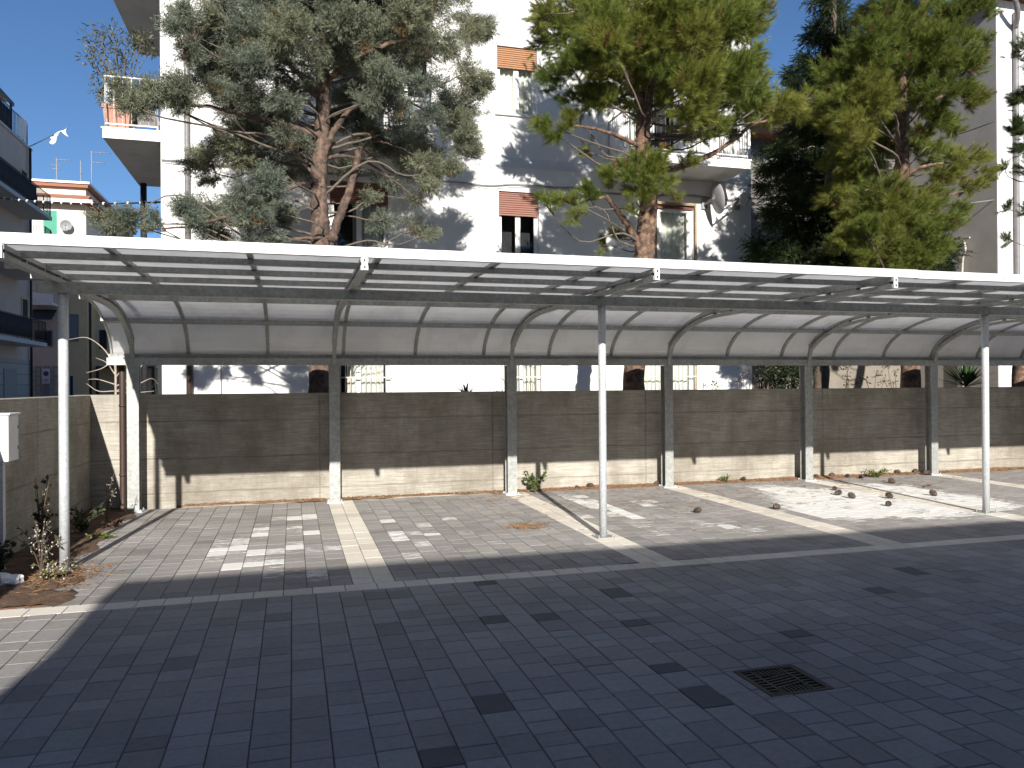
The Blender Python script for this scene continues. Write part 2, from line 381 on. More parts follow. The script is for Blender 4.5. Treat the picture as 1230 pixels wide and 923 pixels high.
def paving():
    V, Fc, C, E_ = [], [], [], []
    H, CH = .014, .004
    def stone(x0, x1, y0, y1, kind):
        cx, cy = (x0+x1)/2, (y0+y1)/2
        gx, gy = .0026, .0016
        x0 += gx; x1 -= gx; y0 += gy; y1 -= gy
        z = random.uniform(-.0012, .0012)
        e = 0.0
        if kind == 'line': col = np.array((.64, .59, .51))*random.uniform(.9, 1.08)
        else:
            col = np.array((.280, .264, .250))*random.uniform(.86, 1.14)*np.array((random.uniform(.98, 1.03), 1, random.uniform(.97, 1.03)))
            q = random.random()
            if q < .05: col = col*.82
            for dx, dy in DARK:
                if x0 <= dx <= x1 and y0 <= dy <= y1: col = np.array((.105, .108, .104))
            for ex, ey, er, es in EFF:
                d2 = ((cx-ex)**2 + ((cy-ey)*.9)**2)/er**2
                if d2 < 6: e += 1.35*es*math.exp(-d2)
            e = min(e, .74)*random.uniform(.55, 1.15) if e > .02 else (random.random() < .03)*.22*(y0 > 6.4)
        o = len(V)
        for (a, b) in ((x0,y0),(x1,y0),(x1,y1),(x0,y1)): V.append((a, b, -H))
        for (a, b) in ((x0,y0),(x1,y0),(x1,y1),(x0,y1)): V.append((a, b, z-CH*.7))
        for (a, b) in ((x0+CH,y0+CH),(x1-CH,y0+CH),(x1-CH,y1-CH),(x0+CH,y1-CH)): V.append((a, b, z))
        fs = [(8,9,10,11)] + [(4+i, 4+(i+1)%4, 8+(i+1)%4, 8+i) for i in range(4)] + [(i, (i+1)%4, 4+(i+1)%4, 4+i) for i in range(4)]
        for f in fs: Fc.append(tuple(o+i for i in f)); C.append(col); E_.append(e)
    def column(x0, x1, ya, yb, kind='paver', lens=(.13, .175, .22, .26)):
        y = ya - random.uniform(0, .15); first = True
        while y < yb - .004:
            l = random.choice(lens); e = min(y+l, yb)
            if yb - e < .07: e = yb
            s0 = max(y, ya)
            if e - s0 > .03: 
                if not (x1 > 2.345 and x0 < 2.725 and e > 3.45 and s0 < 3.83): stone(x0, x1, s0, e, kind)
                else:
                    for (a, b) in ((s0, min(e, 3.452)), (max(s0, 3.828), e)):
                        if b - a > .012: stone(x0, x1, a, b, kind)
                    a, b = max(s0, 3.452), min(e, 3.828)
                    for (xa, xb) in ((x0, min(x1, 2.347)), (max(x0, 2.723), x1)):
                        if b - a > .012 and xb - xa > .012: stone(xa, xb, a, b, kind)
            y = e
    P = .1775; x = .16 - 16*P
    while x < 15: column(x, x+P, -1.5, 6.17); x += P
    x = -2.5
    while x < 15:
        l = random.choice((.19, .22, .25)); stone(x, x+l, 6.17, 6.365, 'line'); x += l
    edges = [-2.236] + [e for q in STR for e in (q-SW/2, q+SW/2)] + [15]
    for i in range(len(edges)-1):
        a, b = edges[i], edges[i+1]
        n = max(1, round((b-a)/.178)); k = 'line' if i % 2 else 'paver'
        for j in range(n):
            column(a+(b-a)*j/n, a+(b-a)*(j+1)/n, 6.365, 11.06, k, (.28, .34, .40) if k == 'line' else (.13, .175, .22, .26))
    me = bpy.data.meshes.new('paved_ground')
    o = len(V); nb = len(Fc)
    # bedding under the stones, left open under the drain
    for (a, b, c_, d) in ((-2.9, 2.345, -1.5, 6.2), (2.725, 15, -1.5, 6.2), (2.345, 2.725, -1.5, 3.45), (2.345, 2.725, 3.83, 6.2), (-1.9, 15, 6.2, 11.1)):
        o = len(V); V.extend([(a, c_, -.007), (b, c_, -.007), (b, d, -.007), (a, d, -.007)]); Fc.append((o, o+1, o+2, o+3)); C.append((.03,.03,.03)); E_.append(0)
    me.from_pydata(V, [], Fc); me.materials.append(M['paver']); me.materials.append(M['joint'])
    for i in range(nb, len(Fc)): me.polygons[i].material_index = 1
    ca = me.attributes.new('col', 'FLOAT_COLOR', 'FACE'); c4 = np.ones((len(Fc), 4), np.float32); c4[:, :3] = np.array(C); ca.data.foreach_set('color', c4.ravel())
    ea = me.attributes.new('eff', 'FLOAT', 'FACE'); ea.data.foreach_set('value', np.array(E_, np.float32))
    ob = bpy.data.objects.new('paved_ground', me); COL.objects.link(ob); tag(ob, kind='structure')
paving()

def rough_sheet(name, x0, x1, y0, y1, z, amp, mat, step=.06, edge=None):
    nx, ny = max(2, int((x1-x0)/step)), max(2, int((y1-y0)/step)); b = MB(); vs = []
    for j in range(ny+1):
        for i in range(nx+1):
            x = x0+(x1-x0)*i/nx; y = y0+(y1-y0)*j/ny
            zz = z + amp*random.random() + (edge(x, y) if edge else 0); vs.append((x, y, zz))
    b.add(vs, [(j*(nx+1)+i, j*(nx+1)+i+1, (j+1)*(nx+1)+i+1, (j+1)*(nx+1)+i) for j in range(ny) for i in range(nx)], True)
    return b.build(name, mat)
def soil_z(x, y):
    xb = -1.93 + .26*math.exp(-((y-7.25)/.42)**2) + .05*math.sin(y*3.1) + .04*math.sin(y*9.7+1) + (.22 if y < 6.82 else 0)
    q = max(0, min(1, (xb - x)/.16 + .5)); return -.040 + .052*q*q*(3-2*q) + .05*max(0, -2.15-x)
tag(rough_sheet('soil_bed', XL, -1.45, 6.37, 11.19, 0, .018, M['soil'], .035, soil_z), kind='structure')
tag(rough_sheet('soil_bed', XL, -2.12, 3.0, 6.17, -.012, .022, M['soil'], .05, lambda x, y: .05*max(0, (-2.25-x))), kind='structure')
tag(rough_sheet('garden_ground', -2.4, 22, YW+.25, 24, .52, .05, M['garden'], .4), kind='structure')

# ------------------------------------------------------------------ concrete walls
b = MB(); b.box(XL-.2, 16.5, YW, YW+.25, -.03, 1.503)
tag(b.build('concrete_wall', M['concrete_back'], bevel=.008), 'long board-marked concrete wall standing behind the parking bays under the carport', 'wall')
b = MB(); b.box(XL-.2, XL, -2, YW-.002, -.03, 1.50)
tag(b.build('concrete_wall', M['concrete_left'], bevel=.008), 'shaded concrete side wall with weeds at its foot, left of the parking bays', 'wall')

# needle litter along the foot of the wall: a thin drift plus loose needles
def litter():
    b = MB(); xs = np.arange(-1.5, 15, .05); prof = []
    for x in xs:
        d = .10 + .10*max(0, math.sin(x*1.7)+.2*math.sin(x*7.3)) + .03*random.random()
        if x < 2.9: d *= .32*max(.12, .5+.5*math.sin(x*2.3+.6)+.3*math.sin(x*11))
        if 3.0 < x < 6: d *= .9
        prof.append(d)
    vs = []
    for x, d in zip(xs, prof): vs += [(x, YW-.004, .012+.025*min(1, d*5)+random.uniform(0, .008)), (x, YW-d*.5, .012+random.uniform(0, .012)), (x, YW-d, -.001)]
    b.add(vs, [(i*3+k, (i+1)*3+k, (i+1)*3+k+1, i*3+k+1) for i in range(len(xs)-1) for k in range(2)], True)
    for _ in range(2600):
        x = random.uniform(-1.4, 14); d = np.interp(x, xs, prof); y = YW - abs(random.gauss(0, d*.75)) - .01
        a = random.uniform(0, math.pi); l = random.uniform(.03, .07)
        p = np.array((x, y, .012 + .02*random.random())); q = p + np.array((math.cos(a)*l, math.sin(a)*l, random.uniform(-.006, .012)))
        if q[1] > YW-.005: q[1] = YW-.005
        b.tube([p, q], .0025, 3, False, smooth=False)
    for _ in range(160):
        p = np.array(gnd(634, 633)) + np.array((random.gauss(0, .11), random.gauss(0, .10), .006)); a = random.uniform(0, math.pi)
        b.tube([p, p + np.array((math.cos(a)*.06, math.sin(a)*.06, .003))], .003, 3, False, smooth=False)
    for _ in range(420):
        p = np.array((random.uniform(2.5, 11), 11.0 - abs(random.gauss(0, 1.3)), .004)); a = random.uniform(0, math.pi)
        if p[1] > 6.6: b.tube([p, p + np.array((math.cos(a)*.07, math.sin(a)*.07, .003))], .0024, 3, False, smooth=False)
    for _ in range(500):
        p = np.array((-1.9 + random.gauss(0, .18), 7.25 + random.gauss(0, .25), .02)); a = random.uniform(0, math.pi)
        b.tube([p, p + np.array((math.cos(a)*.07, math.sin(a)*.07, random.uniform(-.01, .02)))], .0025, 3, False, smooth=False)
    tag(b.build('needle_litter', M['litter']), 'orange brown pine needles drifted along the foot of the concrete wall', 'litter', kind='stuff')
litter()

# ------------------------------------------------------------------ carport
def carport():
    root = empty('carport', (-1.97, 7.56, 0), 'long galvanised steel carport with milky curved roof panels over the parking bays', 'carport')
    X0, X1 = -2.25, 14.68
    PX = [-1.97 + 2.52*k for k in range(7)]
    pan = [(6.19, 2.668)] + [(6.19 + (9.4-6.19)*i/8, 2.668 - .003*math.sin(i)) for i in range(1, 8)] + [(9.4+1.62*math.sin(R(a)), 1.97+.695*math.cos(R(a))) for a in range(0, 88, 6)] + [(9.4+1.62*math.sin(R(88)), 1.97+.695*math.cos(R(88)))]
    def off(poly, d):                   # offset a y-z polyline downwards / inwards
        out = []
        for i, p in enumerate(poly):
            a, b_ = poly[max(i-1, 0)], poly[min(i+1, len(poly)-1)]
            ty, tz = b_[0]-a[0], b_[1]-a[1]; l = math.hypot(ty, tz); out.append((p[0]+tz/l*d, p[1]-ty/l*d))
        return out
    def strip(mb, poly, d0, d1, x0, x1):
        A, B = off(poly, d0), off(poly, d1)
        n = len(poly); vs = [(x0, *p) for p in A] + [(x1, *p) for p in A] + [(x0, *p) for p in B] + [(x1, *p) for p in B]
        fs = []
        for i in range(n-1):
            fs += [(i, n+i, n+i+1, i+1), (2*n+i, 2*n+i+1, 3*n+i+1, 3*n+i), (i, i+1, 2*n+i+1, 2*n+i), (n+i, 3*n+i, 3*n+i+1, n+i+1)]
        fs += [(0, 2*n, 3*n, n), (n-1, 2*n-1, 4*n-1, 3*n-1)]
        mb.add(vs, fs, False)
    EX = [X0] + [-1.32 + k for k in range(17)]      # sheets, one metre wide, and the battens that join them
    for xa, xb in zip(EX[:-1], EX[1:]):
        b = MB(); strip(b, pan, 0, .006, xa+.004, xb-.004); b.build('roof_panel', M['panel'], root)
    for k, xx in enumerate(EX):
        b = MB(); strip(b, pan, .008, .041, xx-.022 if k else xx, xx+.022); b.build('batten', M['galv'], root)
    full = off(pan, .0415)
    L = np.array(full); seg = np.r_[0, np.cumsum(np.hypot(*np.diff(L, axis=0).T))]
    def along(y=None, s=None):
        if s is None: s = float(np.interp(y, L[:, 0], seg))
        yy, zz = np.interp(s, seg, L[:, 0]), np.interp(s, seg, L[:, 1]); y2, z2 = np.interp(s+.02, seg, L[:, 0]), np.interp(s+.02, seg, L[:, 1])
        y1, z1 = np.interp(s-.02, seg, L[:, 0]), np.interp(s-.02, seg, L[:, 1])
        ty, tz = y2-y1, z2-z1; l = math.hypot(ty, tz); return yy, zz, ty/l, tz/l
    for y in (6.58, 7.2, 7.86, 8.6, 9.5, 10.48, 10.975):   # purlins
        yy, zz, ty, tz = along(y=y); w_, h_ = .055, .048
        poly = []
        for a, d in ((-w_/2, 0), (w_/2, 0), (w_/2, h_), (-w_/2, h_)): poly.append((yy+ty*a+tz*d, zz+tz*a-ty*d))
        b = MB(); b.prism(poly, 'x', X0, X1); b.build('purlin', M['galv'], root)
    FX = [X0-.01, 1.83, 5.86, 9.9, X1+.01]
    for i, (xa, xb) in enumerate(zip(FX[:-1], FX[1:])):
        dz = (0, .0025, -.002, .001)[i]; b = MB()
        b.prism([(y_, z_+dz) for y_, z_ in ((6.185, 2.612), (6.235, 2.612), (6.235, 2.625), (6.188, 2.625), (6.188, 2.684), (6.26, 2.684), (6.26, 2.690), (6.178, 2.690), (6.178, 2.612))], 'x', xa+.0015, xb-.0015)
        o = b.build('fascia', M['fascia'], root)
        q = MB()
        for k in range(int((xb-xa)/.5)+1): q.lathe([(.001, -.004), (.006, -.004), (.006, 0)], (xa+.06+.5*k, 6.178, 2.635+dz), 8, 'y')
        q.build('rivet_row', M['galv'], o)['kind'] = 'stuff'
    b = MB(); b.box(X0+.14, X1+.06, 7.51, 7.61, 2.42, 2.518); b.build('front_beam', M['galv'], root, .004)
    b = MB(); b.prism([(10.86, 1.885), (10.96, 1.885), (10.96, 1.90), (10.875, 1.90), (10.875, 1.968), (10.96, 1.968), (10.96, 1.978), (10.86, 1.978)], 'x', X0-.02, X1+.02)
    b.build('rear_beam', M['galv'], root)
    b = MB(); b.prism([(10.97, 2.03), (10.97, 1.985), (11.10, 1.985), (11.10, 2.06), (11.09, 2.06), (11.09, 1.995), (10.98, 1.995), (10.98, 2.03)], 'x', X0-.02, X1+.02)
    b.build('gutter', M['galv'], root)
    # rafters: twin rails with spacers and a slotted end plate
    def raf(x):
        f = off(pan, .058); f = [p for p in f if p[0] <= 10.87]
        bt = [(p[0], p[1]) for p in f]; d0 = 0
        b = MB(); strip(b, bt, 0, .036, x-.03, x+.03)
        low = []
        strip(b, bt, .062, .10, x-.03, x+.03)
        for y in (6.25, 6.7, 7.15, 7.62, 8.1, 8.6, 9.1, 9.5, 9.9, 10.25, 10.5, 10.68, 10.8):
            Lb = np.array(bt)
            i = int(np.argmin(abs(Lb[:, 0]-y))); yy = y; zz = np.interp(y, Lb[:, 0], Lb[:, 1])
            a_, c_ = Lb[max(i-1, 0)], Lb[min(i+1, len(Lb)-1)]; ty, tz = (c_-a_)/np.hypot(*(c_-a_))
            b.bar((x, yy+tz*.03, zz-ty*.03), (x, yy+tz*.068, zz-ty*.068), .05, .03)
        e = bt[-1]
        b.bar((x, 10.80, 2.20), (x, 10.88, 1.90), .05, .05)
        o = b.build('rafter', M['galv'], root)
        p = MB(); p.box(x-.025, x+.025, 6.170, 6.177, 2.508, 2.610); p.build('end_plate', M['fascia'], o, .003)
        [MB().box(x-.006, x+.006, 6.166, 6.1695, za, za+.02).build('slot', M['slot'], o) for za in (2.575, 2.523)]
        st = MB(); st.box(x-.02, x+.02, 7.53, 7.59, 2.5185, 2.56); st.build('saddle', M['galv'], o)
    for x in PX: raf(x)
    for x in PX:                        # H section posts on base plates
        b = MB()
        b.box(x-.07, x+.07, 10.862, 10.872, .012, 1.883); b.box(x-.07, x+.07, 11.0, 11.01, .012, 1.883); b.box(x-.004, x+.004, 10.8721, 10.9999, .012, 1.883)
        o = b.build('post', M['galv'], root)
        p = MB(); p.box(x-.11, x+.11, 10.82, 11.05, 0, .0118)
        for dx in (-.085, .085):
            for dy in (10.845, 11.025): p.tube([(x+dx, dy, .0119), (x+dx, dy, .035)], .011, 6, smooth=False)
        p.build('base_plate', M['galv_bright'], o)
    for k in range(4):                  # round front poles
        x = -1.92 + 5.04*k
        b = MB(); b.tube([(x, 7.56, z) for z in (.011, .8, 1.6, 2.419)], .0405, 20)
        o = b.build('pole', M['galv_bright'], root)
        p = MB(); p.box(x-.095, x+.095, 7.47, 7.65, .0, .0105)
        for dx in (-.075, .075):
            for dy in (7.49, 7.63): p.tube([(x+dx, dy, .0106), (x+dx, dy, .035)], .009, 6, smooth=False)
        p.build('base_plate', M['galv'], o)
    b = MB(); b.tube(smoothpath([(-2.13, 11.08, 1.99), (-2.13, 11.08, 1.8), (-2.13, 11.08, .16), (-2.12, 11.0, .06), (-2.10, 10.93, .05)]), .04, 14)
    o = b.build('downpipe', M['brown_pipe'], root)
    for z in (.45, 1.35): MB().lathe([(.041, 0), (.047, 0), (.047, .025), (.041, .025)], (-2.13, 11.08, z), 14).build('pipe_clip', M['brown_pipe'], o)
carport()

# ------------------------------------------------------------------ buildings
def wall_openings(mb, x0, x1, z0, z1, y, ops, depth=.18):   # front wall in the xz plane with recessed openings
    xs = sorted({x0, x1, *[o[0] for o in ops], *[o[1] for o in ops]}); zs = sorted({z0, z1, *[o[2] for o in ops], *[o[3] for o in ops]})
    xs = [x for x in xs if x0 <= x <= x1]; zs = [z for z in zs if z0 <= z <= z1]
    for i in range(len(xs)-1):
        for j in range(len(zs)-1):
            cx, cz = (xs[i]+xs[i+1])/2, (zs[j]+zs[j+1])/2
            if any(o[0] < cx < o[1] and o[2] < cz < o[3] for o in ops): continue
            mb.add([(xs[i], y, zs[j]), (xs[i+1], y, zs[j]), (xs[i+1], y, zs[j+1]), (xs[i], y, zs[j+1])], [(0,1,2,3)])
    for a, b_, c_, d in ops:
        e = y+depth
        mb.add([(a,y,c_),(a,y,d),(a,e,d),(a,e,c_),(b_,y,c_),(b_,y,d),(b_,e,d),(b_,e,c_)], [(0,1,2,3),(4,7,6,5),(1,5,6,2),(0,3,7,4)])
def window(root, x0, x1, z0, z1, y, shutter=None, drop=.4, curtain=None, frame='white_frame', leaves=2, grille=False, trim=None, mull=.055, fw=.085):
    e = y + .10
    b = MB()
    b.box(x0, x0+fw, e, e+.05, z0, z1); b.box(x1-fw, x1, e, e+.05, z0, z1); b.box(x0+fw, x1-fw, e, e+.05, z1-fw, z1); b.box(x0+fw, x1-fw, e, e+.05, z0, z0+fw)
    for k in range(1, leaves):
        xm = x0 + (x1-x0)*k/leaves; b.box(xm-mull, xm+mull, e, e+.055, z0+fw, z1-fw)
    o = b.build('window', M[frame], root)
    p = MB(); p.add([(x0+.02, e+.025, z0+.02), (x1-.02, e+.025, z0+.02), (x1-.02, e+.025, z1-.02), (x0+.02, e+.025, z1-.02)], [(0,1,2,3)]); p.build('pane', M['glass'], o)
    if curtain:
        c_ = MB(); n = 40; vs = []
        a0, a1 = (x0+.03, x1-.03) if curtain == 1 else (x0+.06+(x1-x0)*curtain[0], x0+(x1-x0)*curtain[1])
        for i in range(n+1):
            x = a0+(a1-a0)*i/n; yy = e+.13+.028*math.sin(i*1.25)+.01*math.sin(i*3.1); vs += [(x, yy, z0+.05), (x, yy, z1-.08)]
        c_.add(vs, [(2*i, 2*i+2, 2*i+3, 2*i+1) for i in range(n)], True); c_.build('curtain', M['curtain'], o)
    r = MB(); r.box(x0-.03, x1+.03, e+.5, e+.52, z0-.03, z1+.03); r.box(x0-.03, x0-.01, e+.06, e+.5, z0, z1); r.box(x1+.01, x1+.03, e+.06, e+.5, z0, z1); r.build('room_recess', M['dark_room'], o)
    if shutter:
        s_ = MB(); n = max(3, int(drop/.045)); zz = z1 - .002
        s_.box(x0+.012, x1-.012, y+.056, y+.064, z1-drop, z1-.003)
        for k in range(n):
            h = drop/n; s_.prism([(y+.038, zz-h*(k+1)+.006), (y+.055, zz-h*(k+1)+.004), (y+.055, zz-h*k-.004), (y+.046, zz-h*k-.004)], 'x', x0+.01, x1-.01)
        s_.build('roller_shutter', M[shutter], o)
    if trim:
        tr = MB(); w_ = .05
        tr.box(x0-w_, x0, y-.02, y+.03, z0, z1+w_); tr.box(x1, x1+w_, y-.02, y+.03, z0, z1+w_); tr.box(x0, x1, y-.02, y+.03, z1, z1+w_); tr.build('window_trim', M[trim], o)
    sl = MB(); sl.box(x0-.06, x1+.06, y-.05, y+.098, z0-.035, z0-.002); sl.build('sill', M['soffit'], o)
    if grille:
        gr = MB(); yy = y-.03
        for i in range(int((x1-x0)/.10)+1):
            x = x0+.01+(x1-x0-.02)*i/int((x1-x0)/.10); gr.tube([(x, yy, z0), (x, yy, z1-.17)], .011, 6)
        for z in (z0+.05, z0+.62, z1-.17, z1-.03): gr.box(x0-.03, x1+.03, yy-.012, yy+.012, z-.014, z+.014)
        for i in range(int((x1-x0)/.20)):
            a = x0+(x1-x0)*(i)/int((x1-x0)/.20); w_ = (x1-x0)/int((x1-x0)/.20)
            gr.tube([(a, yy, z1-.05), (a+w_/2, yy, z1-.16), (a+w_, yy, z1-.05)], .008, 5)
        for x in (x0-.02, x1+.02): gr.box(x-.015, x+.015, yy, y, z1-.25, z1-.22)
        gr.build('window_grille', M['bars'], o)
    return o
def railing(parent, pts, z0, h, step=.11, mat='white_paint', r=.008, name='railing', low=.08, thick=.02):
    b = MB()
    for (x0, y0), (x1, y1) in zip(pts[:-1], pts[1:]):
        l = math.hypot(x1-x0, y1-y0); n = max(1, round(l/step))
        for i in range(n+1):
            x, y = x0+(x1-x0)*i/n, y0+(y1-y0)*i/n
            b.tube([(x, y, z0+low), (x, y, z0+h)], r if i not in (0, n) else r*1.8, 6)
            if i in (0, n) : b.tube([(x, y, z0), (x, y, z0+h)], r*1.8, 6)
        b.bar((x0, y0, z0+h), (x1, y1, z0+h), thick*2, thick); b.bar((x0, y0, z0+low), (x1, y1, z0+low), thick*1.5, thick)
    return b.build(name, M[mat], parent)

FY = 16.2
def white_building():
    X0, X1, YB, ZT = -2.42, 10.52, 27.5, 13.2
    root = empty('apartment_building', (X0, FY, .5), 'white rendered apartment building with brown roller shutters rising behind the trees', 'building')
    ops = []
    row = {0: 1.2, 1: 4.33, 2: 7.47, 3: 10.6}
    W_ = []   # x0,x1,z0,z1,kwargs
    W_.append((4.29, 5.20, 7.47, 8.95, dict(shutter='wood_shutter', drop=.46, curtain=1)))
    W_.append((.75, 1.95, 6.53, 8.90, dict(shutter='red_shutter', drop=.5, curtain=(0, .5))))
    W_.append((2.28, 2.86, 7.60, 8.90, dict(shutter='red_shutter', drop=.35, leaves=1)))
    W_.append((7.35, 8.65, 6.53, 8.90, dict(curtain=(0, .45), shutter='red_shutter', drop=.3)))
    W_.append((.75, 1.93, 4.30, 5.80, dict(shutter='red_shutter', drop=.46, curtain=(.35, .98))))
    W_.append((4.31, 5.22, 4.30, 5.80, dict(shutter='red_shutter', drop=.52)))
    W_.append((8.05, 9.02, 3.45, 5.73, dict(shutter='red_shutter', drop=.08, curtain=1, trim='brown_frame', leaves=1, fw=.15)))
    W_.append((.62, 1.97, 1.15, 2.62, dict(grille=True, curtain=(.3, .9))))
    W_.append((4.34, 5.25, 1.15, 2.62, dict(grille=True, curtain=1)))
    W_.append((7.66, 9.0, 1.15, 2.62, dict(grille=True, curtain=1, trim='brown_frame')))
    for (a, b_) in ((.75, 1.95), (4.29, 5.2), (7.35, 8.65)): W_.append((a, b_, 10.5, 12.1, dict(shutter='red_shutter', drop=.5, curtain=1)))
    b = MB(); wall_openings(b, X0, X1, .3, ZT, FY, [w_[:4] for w_ in W_], .10)
    b.add([(X0,FY,.3),(X0,YB,.3),(X0,YB,ZT),(X0,FY,ZT)], [(0,1,2,3)][::-1]); b.add([(X1,FY,.3),(X1,YB,.3),(X1,YB,ZT),(X1,FY,ZT)], [(0,1,2,3)])
    b.add([(X0,YB,.3),(X1,YB,.3),(X1,YB,ZT),(X0,YB,ZT)], [(0,1,2,3)])
    b.build('wall', M['facade'], root)
    b = MB(); b.box(X0-.5, X1+.5, FY-.5, YB+.5, ZT+.002, ZT+.3); b.build('roof', M['soffit'], root)
    for z in (3.25, 6.33, 9.43):
        b = MB(); b.box(X0+.002, X1-.002, FY-.012, FY-.001, z, z+.2); b.build('string_course', M['band'], root)
    for w_ in W_: window(root, *w_[:4], FY, **w_[4])
    def balcony(x0, x1, y0, y1, z, rail=True, step=.11, h=.95, pts=None):
        b = MB(); b.box(x0, x1, y0, y1, z, z+.17); o = b.build('balcony', M['soffit'], root)
        b = MB(); b.box(x0-.03, x1+.03, y0-.03, y1-.002, z+.171, z+.205); b.build('balcony_edge', M['white_paint'], o)
        b = MB(); b.box(x0-.008, x1+.008, y0-.010, y0-.002, z+.0, z+.170)
        if x0 < X0: b.box(x0-.010, x0-.002, y0, y1, z, z+.170)
        if x1 > X1-1.2: b.box(x1+.002, x1+.010, y0, y1-.002, z, z+.170)
        b.build('balcony_fascia', M['white_paint'], o)
        if rail: railing(o, pts, z+.206, h, step)
        return o
    for k, z in enumerate((6.32, 9.40)):
        balcony(-3.42, X0-.002, FY-.01, 19.85, z, True, .155, .98, [(X0-.06, FY+.03), (-3.39, FY+.03), (-3.39, 19.8)])
    for z in (3.24, 6.32, 9.42):
        if z != 3.24: balcony(-.3, 2.67, 15.0, FY-.002, z, True, .105, .95, [(-.26, FY-.05), (-.26, 15.04), (2.63, 15.04), (2.63, FY-.05)])
        if z != 3.24: balcony(6.83, 9.72, 15.0, FY-.002, z, True, .105, .95, [(6.87, FY-.05), (6.87, 15.04), (9.68, 15.04), (9.68, FY-.05)])
    # rain pipes and the service cable clipped along the wall
    b = MB(); b.tube([(-1.94, FY-.07, z) for z in (3.2, 6, 9, 13)], .05, 12); o = b.build('downpipe', M['grey_pipe'], root)
    c_ = MB(); c_.tube([(-1.92, FY-.07, z) for z in (.5, 2.0, 3.2)], .062, 12); c_.build('pipe_base', M['brown_pipe'], o)
    for z in (4.2, 5.7, 7.2, 8.7): MB().box(-2.0, -1.88, FY-.08, FY-.002, z, z+.03).build('pipe_clip', M['grey_pipe'], o)
    pts = [(X0+.02, FY-.03, 5.97)]
    for i in range(1, 27): pts.append((X0 + i*.5, FY-.03-.01*(i % 2), 5.93 + .03*math.sin(i*.9) + .02*math.sin(i*2.3)))
    b = MB(); b.tube(smoothpath(pts, 3), .016, 6)
    b.tube(smoothpath([(p[0], p[1]-.02, p[2]-.03+.015*math.sin(p[0]*4)) for p in pts], 3), .008, 5); b.build('service_cable', M['grey_cable'], root)
    b = MB(); b.tube([(-1.35, FY-.03, .5), (-1.35, FY-.03, 2.0), (-1.36, FY-.03, 3.2)], .012, 6); b.build('thin_conduit', M['grey_cable'], root)
white_building()

def plain_building(name, label, x0, x1, y0, y1, zt, mat, fronts, side='R', roof='soffit', eave=.3, z0=-.02, cat='building', wcol='dark_room', roof_h=.2):
    root = empty(name, ((x0+x1)/2, y0, 0), label, cat)
    b = MB(); b.box(x0, x1, y0, y1, z0, zt); b.build('wall', M[mat], root)
    b = MB(); b.box(x0-eave, x1+eave, y0-eave, y1+eave, zt+.002, zt+roof_h); b.build('roof', M[roof], root)
    return root
def side_window(root, x, y0, y1, z0, z1, sgn=1, mat='dark_room', frame='soffit'):   # window on a wall that faces +x or -x
    b = MB(); t_ = .06; a, c_ = sorted((x+.002*sgn, x+.05*sgn))
    b.box(a, c_, y0-t_, y0, z0-t_, z1+t_); b.box(a, c_, y1, y1+t_, z0-t_, z1+t_); b.box(a, c_, y0, y1, z1, z1+t_); b.box(a, c_, y0, y1, z0-t_, z0)
    o = b.build('window', M[frame], root); p = MB(); a, c_ = sorted((x+.002*sgn, x+.02*sgn)); p.box(a, c_, y0+.001, y1-.001, z0+.001, z1-.001); p.build('pane', M[mat], o); return o
def front_window(root, y, x0, x1, z0, z1, mat='dark_room', frame='soffit'):
    b = MB(); t_ = .07
    b.box(x0-t_, x0, y-.05, y-.002, z0-t_, z1+t_); b.box(x1, x1+t_, y-.05, y-.002, z0-t_, z1+t_); b.box(x0, x1, y-.05, y-.002, z1, z1+t_); b.box(x0, x1, y-.05, y-.002, z0-t_, z0)
    o = b.build('window', M[frame], root); p = MB(); p.box(x0+.001, x1-.001, y-.02, y-.002, z0+.001, z1-.001); p.build('pane', M[mat], o); return o

